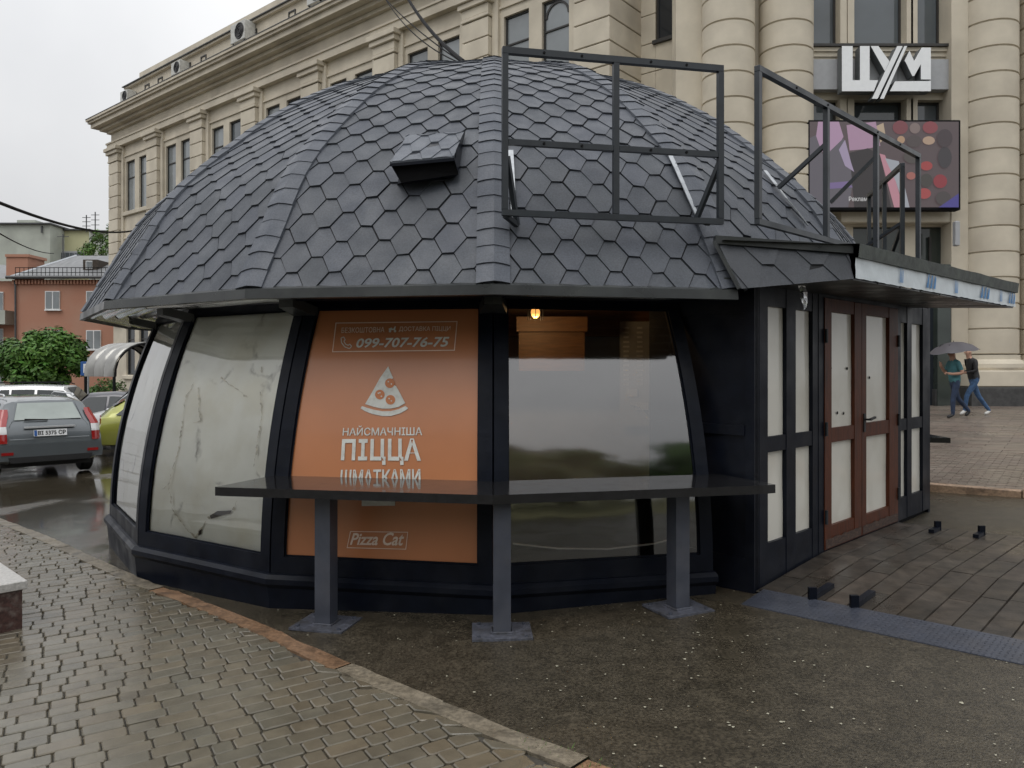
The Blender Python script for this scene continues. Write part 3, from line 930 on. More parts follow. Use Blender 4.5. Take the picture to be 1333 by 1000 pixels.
# fascia and soffit
b = MB(); so = MB(); sd2 = MB()
re = rp(0)[0]
for k in range(-8, 8):
    a0, a1 = k * SEC, (k + 1) * SEC
    if k not in (1, 2):
        for (ra, ha), (rb, hb) in (((re + .035, 2.06), (re + .03, 2.122)), ((re + .03, 2.122), (re - .02, 2.15)), ((re + .035, 2.06), (re + .005, 2.055)), ((re + .005, 2.055), (re + .004, 2.12))):
            b.poly([radial(a0, ra, ha), radial(a1, ra, ha), radial(a1, rb, hb), radial(a0, rb, hb)])
    if k in (1, 2): continue
    N = 40
    rings = []
    for i in range(N + 1):
        r = re - .005 + (3.58 - re) * i / N
        row = []
        for j in range(13):
            t = j / 12; th = a0 + (a1 - a0) * t
            f = CH / cos(th - (a0 + a1) / 2)
            p = radial(th, r * f, 2.088 + .017 * sin(i * .95 + 1.6 * mnoise.noise(Vector((th * 3.5, r * 3, k)))) + .010 * mnoise.noise(Vector((th * 5, r * 14, k))) + .02 * i / N)
            row.append(p)
        rings.append(row)
    (so if k not in (-1, 0) else sd2).loft(rings, False)  # front panels: the foil's dark reflection is painted in as black
    # dark gusset board under each ridge
    c0, c1 = radial(a0, 3.84, 2.035), radial(a0, 3.60, 1.98)
    e_ = Vector((cos(a0 + TH0), sin(a0 + TH0), 0))
    dr = MB(); dr.hexa([c0 - e_ * .06, c0 + e_ * .06, c1 + e_ * .10, c1 - e_ * .10] + [p + Vector((0, 0, .07)) for p in (c0 - e_ * .06, c0 + e_ * .06, c1 + e_ * .10, c1 - e_ * .10)]); dr.build('gusset', M['trim'], roof)
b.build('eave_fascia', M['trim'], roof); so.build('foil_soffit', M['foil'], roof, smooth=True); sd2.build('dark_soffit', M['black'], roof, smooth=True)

# vent hood on the roof
kk = -1
n, e = sect(kk)
uL = (px(527, 178, 5.6) - KC).dot(e); uR = (px(605, 172, 5.6) - KC).dot(e)
vb = roof_v(kk, (uL + uR) / 2, 176); vf = roof_v(kk, (uL + uR) / 2, 236)
BL, BR = roofp(kk, uL, vb, .012), roofp(kk, uR, vb, .012)
zf = roofp(kk, uL, vf).y - .24
FL, FR = px(507.5, 213, zf), px(591, 205.5, zf + .05)
LL, LR = roofp(kk, uL + .02, vf, -.02), roofp(kk, uR - .01, vf + .03, -.02)
LLf, LRf = px(522, 238, zf + .05), px(597, 227, zf + .10)
b = MB(); b.poly([FL, LLf, BL]); b.poly([LLf, LL, BL]); b.poly([FR, LRf, BR]); b.poly([LRf, LR, BR]); b.poly([LLf, LRf, LR, LL])
up = Vector((0, 0, .02))
b.hexa([FL - up, FR - up, BR - up, BL - up, FL, FR, BR, BL])
flap = [FR + Vector((.012, 0, .05)), LR + Vector((.02, 0, 0)), BR + Vector((.02, 0, .06)), BR + Vector((.012, -.02, .02))]
b.poly(flap)
vent = b.build('roof_vent', M['black'], kiosk)
vi = MB()
ins = lambda a, c, t: a.lerp(c, t)
vi.poly([FL.lerp(BL, .06) - up * 1.2, FR.lerp(BR, .06) - up * 1.2, LRf, LLf]); vi.build('dark_opening', M['indark'], vent)  # black sheet: the darkness inside the hood opening put into colour
# small shingles on the hood
def small_shingles(P_, sp_, bw_, ex_, rows_, cols_, par, off0=0.0, t0=1.2, t1=1.6, lift=1.0):
    mw_ = sp_ - bw_
    for r_ in range(-1, rows_):
        for c_ in range(-1, cols_):
            s0 = c_ * sp_ + (sp_ / 2 if r_ % 2 else 0) + off0
            cs = [(-bw_ / 2, 0, .012), (bw_ / 2, 0, .012), (mw_ / 2, ex_, .006), (bw_ / 2, 2 * ex_, .001), (-bw_ / 2, 2 * ex_, .001), (-mw_ / 2, ex_, .006)]
            st_ = [(max(0, min(1, s0 + a_)), max(0, min(1, r_ * ex_ + d_)), L_) for a_, d_, L_ in cs]
            if len({round(q[0], 3) for q in st_}) < 2 or len({round(q[1], 3) for q in st_}) < 2: continue
            P = [P_(q[0], q[1], q[2] * lift + .002) for q in st_]; Q = [P_(q[0], q[1], -.001) for q in st_]
            b = MB(); t = rnd.uniform(t0, t1)
            b.mesh(P + Q, [tuple(range(6))] + [(i + 6, (i + 1) % 6 + 6, (i + 1) % 6, i) for i in (0, 1, 5)], (t, t, t)); b.build('shingle', M['shingle'], par)
small_shingles(lambda s_, t_, L_: FL.lerp(FR, s_).lerp(BL.lerp(BR, s_), t_) + Vector((0, -.3, 1)) * L_, .47, .13, .30, 4, 4, vent, .1)

# entrance ------------------------------------------------
A = Vector((1.70, 5.33, 0)); D = Vector((cos(R(45)), sin(R(45)), 0)); N = Vector((D.y, -D.x, 0))
def fp(t, h, out=0): return A + D * t + N * out + Vector((0, 0, h))
def fbox(b, t0, t1, h0, h1, o0, o1, tint=1.0, bev=0):
    b.box(fp((t0 + t1) / 2, (h0 + h1) / 2, (o0 + o1) / 2), (t1 - t0, o1 - o0, h1 - h0), D, -N * 1.0 if False else N, (0, 0, 1), tint, 0, bev)
def framed(name, t0, t1, cols, rows, h0, h1, m, out=0.0, dep=.055, parent=kiosk, pm='paper'):
    b = MB()
    te = [t0] + [x for c in cols for x in c] + [t1]
    for a_, c_ in zip(te[::2], te[1::2]): fbox(b, a_, c_, h0, h1, out - dep, out, bev=.004)
    for (c0, c1) in cols:
        he = [h0] + [y for r in rows for y in r] + [h1]
        for a_, c_ in zip(he[::2], he[1::2]): fbox(b, c0, c1, a_, c_, out - dep + .003, out - .004)
    w = b.build(name, m, parent)
    for (c0, c1) in cols:
        for (r0, r1) in rows:
            q = MB(); nu, nh = 5, 9; vs = []
            for j in range(nh + 1):
                for i in range(nu + 1):
                    t_, h_ = c0 - .004 + (c1 - c0 + .008) * i / nu, r0 - .004 + (r1 - r0 + .008) * j / nh
                    vs.append(fp(t_, h_, out - .032 + .004 * mnoise.noise(Vector((t_ * 4, h_ * 3, 1)))))
            q.mesh(vs, [(j * (nu + 1) + i, j * (nu + 1) + i + 1, (j + 1) * (nu + 1) + i + 1, (j + 1) * (nu + 1) + i) for j in range(nh) for i in range(nu)])
            q.build('pane', M[pm], w, smooth=True)
            for (x0, x1, y0, y1) in ((c0, c0 + .012, r0, r1), (c1 - .012, c1, r0, r1)):
                pass
    return w
rows = [(.36, 1.005), (1.115, 2.045)]
framed('side_window', .035, 1.06, [(.16, .452), (.604, .90)], rows, .02, 2.22, M['black'])
framed('side_window', 2.78, 3.70, [(2.86, 3.04), (3.165, 3.50)], rows, .15, 2.22, M['black'])
d1 = framed('door', 1.098, 1.852, [(1.225, 1.70)], [(.335, 1.005), (1.12, 2.06)], .155, 2.165, M['door'], .012)
d2 = framed('door', 1.860, 2.745, [(1.96, 2.52)], [(.325, 1.005), (1.125, 2.07)], .155, 2.165, M['door'], .012)
for d_, t0, t1 in ((d1, 1.11, 1.84), (d2, 1.875, 2.73)):
    b = MB(); vs = []
    nu, nh = 12, 3                              # weather board at the foot, edge worn away
    for j in range(nh + 1):
        for i in range(nu + 1):
            h = .165 + (.075 + .02 * mnoise.noise(Vector((i * .9, 3, t0)))) * j / nh
            vs.append(fp(t0 + (t1 - t0) * i / nu, h, .0145))
    b.mesh(vs, [(j * (nu + 1) + i, j * (nu + 1) + i + 1, (j + 1) * (nu + 1) + i + 1, (j + 1) * (nu + 1) + i) for j in range(nh) for i in range(nu)])
    b.build('worn_strip', M['doorworn'], d_)
for d_, (t, h) in ((d1, (1.27, 1.60)), (d1, (1.60, 1.60)), (d1, (1.25, 1.22)), (d1, (1.40, 1.235)), (d1, (1.53, 1.225)), (d2, (2.10, 1.52))):
    b = MB(); b.mesh([fp(t + .018 * cos(q) * rnd.uniform(.6, 1.3), h + .014 * sin(q) * rnd.uniform(.6, 1.2), -.012) for q in (0, .9, 1.8, 2.7, 3.6, 4.5, 5.4)], [tuple(range(7))]); b.build('smudge', M['indark'], d_)
for d_, t in ((d1, 1.104), (d2, 2.738)):
    for h in (.42, 1.12, 1.86):
        b = MB(); b.tube([fp(t, h - .055, .022), fp(t, h + .055, .022)], .012, 8); b.build('hinge', M['rail'], d_)
b = MB(); b.box(fp(1.905, 1.13, .016), (.035, .012, .16), D, N); b.bar(fp(1.905, 1.16, .02), fp(1.905, 1.16, .065), .016); b.bar(fp(1.90, 1.16, .065), fp(2.02, 1.175, .065), .018)
b.build('handle', M['blacktrim'], d2)
b = MB(); fbox(b, 1.0, 1.098, .1, 2.22, -.07, .004); fbox(b, 2.745, 2.80, .1, 2.22, -.07, .004); fbox(b, 1.098, 2.745, 2.168, 2.24, -.07, .004); fbox(b, 1.098, 2.745, .05, .152, -.3, .01)
b.build('door_frame', M['black'], kiosk)
# narrow wall at the left of the entrance
b = MB()
def lp(s, h, out=0): return A - N * s + D * (-out) + Vector((0, 0, h))
b.box(lp(.44, 1.12), (.88, .05, 2.24), -N, D, (0, 0, 1)); b.box(lp(.035, 1.12, .012), (.07, .055, 2.24), -N, D)
b.box(lp(.45, 1.17, .035), (.76, .03, .07), -N, D); b.box(lp(.45, .14, .03), (.80, .02, .28), -N, D); b.box(lp(.45, 2.05, .03), (.80, .02, .12), -N, D)
b.build('side_wall', M['black'], kiosk)
b = MB(); b.box(A + D * 3.70 - N * .7 + Vector((0, 0, 1.15)), (1.4, .05, 2.2), -N, D); b.build('side_wall', M['black'], kiosk)
b = MB()   # dark kick board below the entrance windows
fbox(b, .05, 1.06, -.12, .02, -.10, -.03); b.build('kick_board', M['indark'], kiosk); b = MB(); fbox(b, 2.78, 3.68, .0, .15, -.10, -.03); b.build('kick_board', M['indark'], kiosk)
# inside: floor, partition and ceiling
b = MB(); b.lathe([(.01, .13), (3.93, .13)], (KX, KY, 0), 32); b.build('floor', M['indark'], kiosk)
b = MB(); b.lathe([(.01, 2.55), (3.9, 2.12)], (KX, KY, 0), 32); b.build('ceiling', M['wood'], kiosk)
b = MB(); b.box((1.2, 7.5, 1.1), (3.6, .05, 1.95)); b.build('partition', M['inwall'], kiosk)
b = MB(); b.box((.35, 6.9, 1.99), (.62, .35, .13)); b.box((.35, 6.92, 1.75), (.58, .3, .34)); b.build('cupboard', M['wood'], kiosk)
b = MB(); b.box((1.3, 7.45, 2.06), (3.4, .06, .30)); b.build('beam', M['wood'], kiosk)
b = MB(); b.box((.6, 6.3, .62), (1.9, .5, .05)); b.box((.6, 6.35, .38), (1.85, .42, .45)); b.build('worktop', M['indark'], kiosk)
b = MB(); b.box((1.34, 7.35, 1.55), (.62, .02, 1.0)); brd = b.build('price_board', M['inwall'], kiosk)
b = MB()
for i, u in enumerate((1.09, 1.22, 1.36, 1.53)):
    for j in range(13 if i < 3 else 9):
        b.box((u, 7.337, 1.99 - j * .045), (.045 + .02 * rnd.random(), .004, .018))
b.build('price_tag', M['white'], brd)
b = MB(); b.box((1.15, 7.33, 1.37), (.09, .03, .07)); b.box((1.24, 7.33, 1.24), (.12, .03, .07)); b.build('socket', M['white'], kiosk)
b = MB(); b.tube([(1.12, 7.3, 1.27), (1.2, 7.25, 1.24), (1.33, 7.22, 1.08), (1.5, 7.2, .98), (1.6, 7.2, .86)], .008, 6); b.build('cable', M['whitecable'], kiosk)
b = MB(); b.tube([wallp(0, -.62, .42, -.12), wallp(0, -.3, .365, -.15), wallp(0, .05, .35, -.12), wallp(0, .4, .37, -.12), wallp(0, .64, .42, -.12)], .006, 6); b.build('cable', M['whitecable'], kiosk)
# the canopy's reflection in the pane, put in as a dark hanging sheet
b = MB(); vs = []
for j in range(7):
    for i in range(9):
        vs.append((1.52 + .38 * i / 8, 6.6 + .03 * sin(i * 2.1), 1.93 - .52 * j / 6 - (.03 * abs(sin(i * 1.7)) if j == 6 else 0)))
b.mesh(vs, [(j * 9 + i, j * 9 + i + 1, (j + 1) * 9 + i + 1, (j + 1) * 9 + i) for j in range(6) for i in range(8)]); b.build('reflection_sheet', M['indark'], kiosk, smooth=True)
lp_ = px(697, 407, 6.1)
b = MB(); b.ball(lp_ - Vector((0, 0, .0)), .036, 10, (1, 1, 1.25)); lb = b.build('bulb', M['bulb'], kiosk, smooth=True)
b = MB(); b.lathe([(.02, .075), (.024, .04), (.03, .03)], lp_, 12); b.tube([lp_ + Vector((0, 0, .07)), lp_ + Vector((0, 0, .3))], .006, 6); b.build('lamp_holder', M['cable'], kiosk)
b = MB()
for i in range(8):
    a_ = i * pi / 4; c_ = Vector((cos(a_), sin(a_), 0)) * .06
    b.tube([lp_ + c_ * .4 + Vector((0, 0, .06)), lp_ + c_ + Vector((0, 0, .02)), lp_ + c_ + Vector((0, 0, -.06))], .003, 5)
b.build('lamp_cage', M['cable'], kiosk)
pl = bpy.data.objects.new('bulb_light', bpy.data.lights.new('bulb_light', 'POINT')); COL.objects.link(pl)
pl.location = lp_ - Vector((0, .0, .09)); pl.data.energy = 7; pl.data.color = (1, .62, .28); pl.data.shadow_soft_size = .05

# canopy over the entrance
HC0, HC1 = 2.212, 2.44
Ea, Eb = Vector((1.40, 5.02, 0)), Vector((1.42, 5.14, 0))
C = Vector((2.31, 5.20, 0)); Dd = Vector((4.99, 7.64, 0)); Fb = Vector((3.95, 7.6, 0))
Z = lambda p, h: Vector((p.x, p.y, h))
b = MB()
inner = [Vector((1.2, 6.2, 0)), Vector((3.0, 8.4, 0))]
und = [Z(Eb, 2.17), Z(C, HC0), Z(Dd, HC0), Z(Fb, HC0), Z(inner[1], HC0), Z(inner[0], 2.17)]
tp = [Z(Eb, 2.462), Z(C, HC1), Z(Dd, HC1), Z(Fb, HC1), Z(inner[1], HC1 + .05), Z(inner[0], 2.5)]
b.poly(tp); b.poly([p for p in reversed(und)])
cd = (Dd - C).normalized(); cn = Vector((cd.y, -cd.x, 0))
b.poly([Z(Dd, HC0), Z(Fb, HC0), Z(Fb, HC1), Z(Dd, HC1)])
can = b.build('entrance_canopy', M['trim'], kiosk)
# soffit boards
for i in range(9):
    a0, a1 = i / 9, (i + 1) / 9 - .008
    q = MB(); p0, p1 = C.lerp(Dd, a0), C.lerp(Dd, a1); q0, q1 = Eb.lerp(Fb, a0), Eb.lerp(Fb, a1)
    q.hexa([Z(p0, HC0 - .012), Z(p1, HC0 - .012), Z(q1, HC0 - .012), Z(q0, HC0 - .012), Z(p0, HC0 - .002), Z(p1, HC0 - .002), Z(q1, HC0 - .002), Z(q0, HC0 - .002)])
    q.build('soffit_board', M['trim'], can)
# shingled face at the left
def cf(s, t, out=0):                             # s along the face, t up
    bt = Z(Ea + Vector((.10, .06, 0)), 2.125).lerp(Z(C, 2.205), s); tp_ = Z(Eb + Vector((-.03, .06, 0)), 2.455).lerp(Z(C + Vector((-.02, .05, 0)), 2.40), s)
    return bt.lerp(tp_, t) + Vector((.1, -1, .1)).normalized() * out
b = MB(); b.poly([cf(0, 0), cf(1, 0), cf(1, 1), cf(0, 1)]); b.build('face_board', M['underlay'], can)
small_shingles(lambda s_, t_, L_: cf(s_, t_, L_), .40, .10, .52, 3, 4, can, .12, .5, .68, 1.3)
b = MB()
b.bar(cf(-.02, 1.04, .01), cf(1.03, 1.06, .012), .05, .055); b.build('edge_trim', M['trim'], can)
b = MB(); b.bar(cf(0.0, 0, .012), cf(-.03, 1, .02), .03, .02); b.build('corner_strip', M['trim'], can)
b = MB()
rows_ = []
for i in range(29):
    p = C.lerp(Dd, i / 28); j = .008 * mnoise.noise(Vector((i * .35, 2, 2)))
    rows_.append([Z(p + cn * .0, HC1 - .09), Z(p + cn * (.035 + j), HC1 - .09), Z(p + cn * (.045 + j), HC1 + .002 + j), Z(p - cn * .10, HC1 + .018)])
b.loft(rows_, False); b.build('edge_trim', M['greentrim'], can)
b = MB(); vs = []
for i in range(57):
    p = C.lerp(Dd, i / 56)
    for j in range(4):
        w = .006 * mnoise.noise(Vector((i * .4, j * .8, 7)))
        vs.append(Z(p + cn * (.016 + w), HC0 + .0 + (HC1 - .09 - HC0) * j / 3 + (.008 * mnoise.noise(Vector((i * .7, 1, 1))) if j == 0 else 0)))
b.mesh(vs, [(i * 4 + j, (i + 1) * 4 + j, (i + 1) * 4 + j + 1, i * 4 + j + 1) for i in range(56) for j in range(3)])
ff = b.build('foil_fascia', M['foilband'], can, smooth=True)
for sx, w in ((.20, .02), (.345, .06), (.52, .022), (.70, .075), (.855, .02), (.93, .06)):
    p = C.lerp(Dd, sx); q = C.lerp(Dd, sx + w * .4)
    b = MB()
    for jj in range(3):
        o0 = C.lerp(Dd, sx + w * (.0 + .33 * jj)); o1 = C.lerp(Dd, sx + w * (.2 + .33 * jj))
        b.poly([Z(o0 + cn * .0245, HC0 + .025), Z(o1 + cn * .0245, HC0 + .025), Z(o1.lerp(o0, -.5) + cn * .0245, HC0 + .15 - .02 * jj), Z(o1 + cn * .0245, HC0 + .13)])
    b.build('printed_mark', M['blueink'], ff)
# loose rag of foil hanging from the corner
b = MB(); base = px(1041, 372, 5.35); vs = []
prf = [(0, 0, 9), (2, 8, 10), (3, 16, 9), (6, 23, 6), (7, 29, 3.5), (6, 33, .5)]
for i, (ox, oy, w) in enumerate(prf):
    for s in (0, .5, 1): vs.append(px(1041 + ox + w * s - 2, 372 + oy, 5.32 + .02 * sin(i * 1.7 + s * 4)))
b.mesh(vs, [(i * 3 + j, i * 3 + j + 1, (i + 1) * 3 + j + 1, (i + 1) * 3 + j) for i in range(5) for j in range(2)]); b.build('torn_foil', M['foil'], can)

# ================================================================== RAILINGS ON THE ROOF
RT = .038
def lrp(a, b, s): return a.lerp(b, s)
def railing(label, L, Rr, h0, h1, posts, mid, braces, bars, loc):
    t = thing('roof_railing', label, 'railing', loc, 'steel railings on the kiosk roof')
    nrm = (Rr - L).cross(Vector((0, 0, 1))).normalized()
    for s in posts:
        p = L.lerp(Rr, s); b = MB(); b.bar(Z(p, h0 + (RT / 2)), Z(p, h1 - RT / 2), RT, RT, up=nrm, bev=.003); b.build('post', M['rail'], t)
    ext = (Rr - L).normalized() * RT / 2
    b = MB(); b.bar(Z(L - ext, h1), Z(Rr + ext, h1), RT * 1.08, RT * 1.08, bev=.003); b.build('top_rail', M['rail'], t)
    b = MB(); b.bar(Z(L - ext, h0), Z(Rr + ext, h0), RT, RT, bev=.003); b.build('bottom_rail', M['rail'], t)
    if mid:
        for s0, s1 in zip(posts, posts[1:]):
            b = MB(); b.bar(Z(L.lerp(Rr, s0) + ext, mid), Z(L.lerp(Rr, s1) - ext, mid), RT * .95, RT * .95, bev=.003); b.build('middle_rail', M['rail'], t)
    bolts = MB()
    for hh_ in ([h1] + ([mid] if mid else [])):
        for s in (.17, .34, .66, .83):
            p = Z(L.lerp(Rr, s), hh_); sg = nrm if nrm.y < 0 else -nrm
            bolts.tube([p + sg * .018, p + sg * .025], .009, 6)
    tag(bolts.build('bolts', M['cable'], t), kind='stuff')
    for a_, c_ in braces:
        b = MB(); b.bar(a_, c_, .03, .03); b.build('brace', M['rail'], t)
    for pts_ in bars:
        b = MB()
        for a_, c_ in zip(pts_, pts_[1:]): b.bar(a_, c_, .035, .006)
        b.build('flat_bar', M['galv'], t)
    return t
def on_roof(x, y, k, lift=.03):                 # roof point seen at picture x,y on panel k
    best = None
    n, e = sect(k)
    for i in range(0, 300):
        v = VL * .8 * i / 300
        r, h, tl = rp(v); z = (r * CH + KC.dot(n)) / (n.x * (x - CX) / F + n.y)
        p = Vector(((x - CX) / F * z, z, h)); yy = HOR - (h - CAMZ) / z * F
        if best is None or abs(yy - y) < best[0]: best = (abs(yy - y), p, tl)
    return best[1] + n * lift * cos(best[2]) + Vector((0, 0, lift * sin(best[2])))
def barpts(a, b, k): return [on_roof(a[0] + (b[0] - a[0]) * i / 4, a[1] + (b[1] - a[1]) * i / 4, k) for i in range(5)]
L1, R1 = Vector((-.045, 4.88, 0)), Vector((1.404, 5.18, 0))
railing('black steel railing facing the front, with middle rail and centre post', L1, R1, 2.59, 3.62, (0, .5, 1), 3.04,
        [(on_roof(905, 288, 0), Z(R1, 3.0)), (on_roof(905, 290, 0), Z(R1.lerp(L1, .06), 2.575)), (on_roof(672, 296, 0), Z(L1, 2.575)), (on_roof(672, 296, 0, .03), Z(L1.lerp(R1, .01), 2.95))],
        [barpts((868, 200), (906, 286), 0), barpts((664, 200), (668, 292), 0)], (.7, 5.0, 2.55))
L2, R2 = Vector((1.66, 5.18, 0)), Vector((3.86, 7.30, 0))
railing('long black steel railing sloping away above the brown entrance doors', L2, R2, 2.59, 3.62, (0, .345, .665, 1), None,
        [(on_roof(1010, 248, 1), Z(L2.lerp(R2, .345), 3.33)), (px(1081, 264, 6.75), Z(L2.lerp(R2, .665), 3.42))],
        [barpts((993, 226), (1048, 297), 1)], (2.7, 6.2, 2.5))
L3, R3 = Vector((3.80, 7.48, 0)), Vector((4.09, 8.80, 0))
railing('short black steel railing at the far side of the entrance roof, seen end on', L3, R3, 2.56, 3.58, (0, .5, 1), None,
        [(Z(L3, 3.02), Z(R3 - Vector((.5, 0, 0)), 2.7)), (Z(L3, 3.0), Z(L3.lerp(R3, .5), 2.6))], [], (3.95, 8.1, 2.5))

# ================================================================== COUNTERS
def counter(label, loc, ths, r0, r1, legs, group):
    t = thing('outdoor_counter', label, 'counter', loc, group)
    b = MB()
    for a, c in zip(ths, ths[1:]):
        P = [radial(a, r0, 0), radial(c, r0, 0), radial(c, r1, 0), radial(a, r1, 0)]
        hh0, hh1 = .80, .855
        # bevelled slab
        b.hexa([Z(p, hh0) for p in (P[3], P[2], P[1], P[0])] + [Z(p, hh1) for p in (P[3], P[2], P[1], P[0])])
    b.build('counter_top', M['counter'], t)
    for (x, y, rot) in legs:
        z = g(x, y); ex = Vector((cos(rot), sin(rot), 0))
        q = MB(); q.bar((x, y, z + .012), (x, y, .80), .105, .105, up=(-sin(rot), cos(rot), 0), bev=.006); lg = q.build('leg', M['steel'], t)
        q = MB(); q.box((x, y, z + .007), (.36, .30, .014), ex, tint=1); q.build('base_plate', M['plate'], lg)
        for bx, by in ((-.14, -.11), (.14, -.11), (.14, .11), (-.14, .11)):
            q = MB(); p = Vector((x, y, z)) + ex * bx + Vector((-ex.y, ex.x, 0)) * by; q.tube([p + Vector((0, 0, .012)), p + Vector((0, 0, .026))], .013, 6); q.build('bolt', M['steel'], lg)
        q = MB(); hw_ = .062; c4 = [Vector((x, y, z + .017)) + ex * a_ * hw_ + Vector((-ex.y, ex.x, 0)) * b_ * hw_ for a_, b_ in ((-1, -1), (1, -1), (1, 1), (-1, 1), (-1, -1))]; q.tube(c4, .009, 5); q.build('weld', M['plate'], lg)
    return t
counter('black wet counter shelf on three grey posts in front of the orange window', (KX, KY - 4.3, 0), (R(-22.9), R(-22.5), 0, R(22.5), R(23.8)), 3.93, 4.50,
        [(-1.185, 4.90, R(-14)), (-.062, 4.66, R(3)), (1.085, 5.02, R(24))], 'counter shelves round the kiosk')
counter('end of a black counter shelf poking out behind the entrance windows', (KX + 4.6, KY - .5, 0), (R(80), R(90), R(112.5), R(130)), 4.2, 4.98,
        [(KX + 4.7, KY + .9, R(90))], 'counter shelves round the kiosk')

# ================================================================== RAMP
ramp = thing('entrance_ramp', 'low ramp of dark wet planks in front of the brown doors', 'ramp', (2.6, 5.6, 0))
def rh(t): return .025 + (.10 - .025) * max(0, min(1, t / 1.08))
def rpt(t, s, dz=0): p = A + D * t + N * s; return Vector((p.x, p.y, rh(t) + .046 + dz + .019 * s))
b = MB()
for t0, t1 in ((-.02, .36), (.36, .72), (.72, 1.08), (1.08, 1.9), (1.9, 2.74)):
    for s0, s1 in ((-.02, 1), (1, 2), (2, 3.4)):
        b.poly([rpt(t0, s0, -.012), rpt(t0, s1, -.012), rpt(t1, s1, -.012), rpt(t1, s0, -.012)])
b.poly([rpt(2.74, -.02, -.012), rpt(2.74, 3.4, -.012), rpt(2.74, 3.4, -.15), rpt(2.74, -.02, -.15)])
b.build('underlay', M['joint'], ramp)
cuts = [(-.0, 1.06), (1.08, 2.74)]
for i in range(21):
    s0 = .012 + i * .15
    brk = rnd.uniform(.35, .8); brk2 = rnd.uniform(1.5, 2.3)
    for t0, t1 in ((0, brk), (brk, 1.08), (1.08, brk2), (brk2, 2.74)):
        q = MB(); tt = rnd.uniform(.7, 1.15); a_, c_ = t0 + .003, t1 - .003; dz = rnd.uniform(0, .004)
        ts = [a_, (a_ + c_) / 2, c_]
        rings = []
        for tt_ in ts:
            rings.append([rpt(tt_, s0, -.012), rpt(tt_, s0 + .003, dz), rpt(tt_, s0 + .141, dz), rpt(tt_, s0 + .145, -.012)])
        q.loft(rings, False, (tt * rnd.uniform(1, 1.08), tt, tt * .96))
        q.poly([rings[0][3], rings[0][2], rings[0][1], rings[0][0]], tt); q.poly(rings[2], tt)
        q.build('plank', M['plank'], ramp)
# checker plate strip at the foot
b = MB()
def sp(t, s, dz=0): p = A + D * t + N * s; f = (t + .31) / .31; return Vector((p.x, p.y, g(p.x, p.y) + .006 + (rpt(0, s).z - g(p.x, p.y) + .002) * f + dz))
for i in range(8):
    s0, s1 = .05 + 3.3 * i / 8, .05 + 3.3 * (i + 1) / 8
    P = [sp(-.31, s0), sp(-.31, s1), sp(.0, s1), sp(.0, s0)]
    b.poly([P[0], P[1], P[2], P[3]]); b.poly([P[0] - Vector((0, 0, .012)), P[1] - Vector((0, 0, .012)), P[1], P[0]])
st = b.build('checker_plate', M['steel'], ramp)
b = MB()
for i in range(110):
    for j in range(10):
        s = .07 + i * .03; t = -.30 + j * .0305
        q = .78 if (i + j) % 2 else -.78
        c = sp(t, s, .002); dx = (D * cos(q) + N * sin(q)); dy = (D * -sin(q) + N * cos(q))
        b.poly([c - dx * .011, c - dy * .0028 + Vector((0, 0, .0012)), c + dx * .011, c + dy * .0028 + Vector((0, 0, .0012))])
tag(b.build('tread_studs', M['steel'], st), kind='stuff')
for (t, s, fl) in ((.0, .39, 1), (.0, .66, 1), (2.60, .40, -1), (2.62, .74, -1)):
    q = MB(); a_ = rpt(t if fl > 0 else t - .02, s, .018); c_ = rpt(t + .30 * fl if fl > 0 else t - .2, s, .018)
    q.bar(a_, c_, .045, .03); q.bar(a_ - Vector((0, 0, .02)), a_ + Vector((0, 0, .065)), .05, .03); q.build('bracket', M['black'], ramp)

# granite seat block at the left edge
gb = thing('granite_block', 'low seat of pale granite slab over dark red granite facing, on the pavers', 'seat', (-3.3, 5.0, .1))
c0 = Vector((-3.07, 4.84, 0)); ga = Vector((-.72, .69, 0)); gq = Vector((-.69, -.72, 0)); zg = g(-3.1, 4.9) + PAVH
def gbox(b, a0, a1, q0, q1, h0, h1, tint=1):
    cc = c0 + ga * (a0 + a1) / 2 + gq * (q0 + q1) / 2; b.box((cc.x, cc.y, zg + (h0 + h1) / 2), (a1 - a0, q1 - q0, h1 - h0), ga, gq, bev=.004)
for a0, a1 in ((.01, .62), (.63, 1.3)):
    q = MB(); gbox(q, a0, a1, .012, .6, -.02, .245); q.build('facing', M['redgranite'], gb)
for a0, a1 in ((-.015, .30), (.304, .64), (.645, 1.3)):
    q = MB(); gbox(q, a0, a1, -.012, .62, .247, .30); q.build('slab', M['granite'], gb)

# ================================================================== DEPARTMENT STORE
S0 = Vector((6.05, 24.0, 0)); U = Vector((-.769, .639, 0)); NO = Vector((-.639, -.769, 0))   # along the long facade, and out of it
store = thing('department_store', 'long cream stone department store with paired windows, pilasters and round columns', 'building', (0, 30, 0))
def sw(t, o, h): p = S0 + U * t + NO * o; return Vector((p.x, p.y, h))
def sbox(b, t0, t1, o0, o1, h0, h1, tint=1.0, bev=0):
    b.box(sw((t0 + t1) / 2, (o0 + o1) / 2, (h0 + h1) / 2), (t1 - t0, o1 - o0, h1 - h0), U, NO, (0, 0, 1), tint, 0, bev)
TE = 42.3
pil = [41.55, 36.2, 30.85, 25.5, 20.15, 14.8, 9.45]
PWD = 1.35
storeys = [(11.75, 15.0), (6.4, 9.7), (1.2, 4.6)]
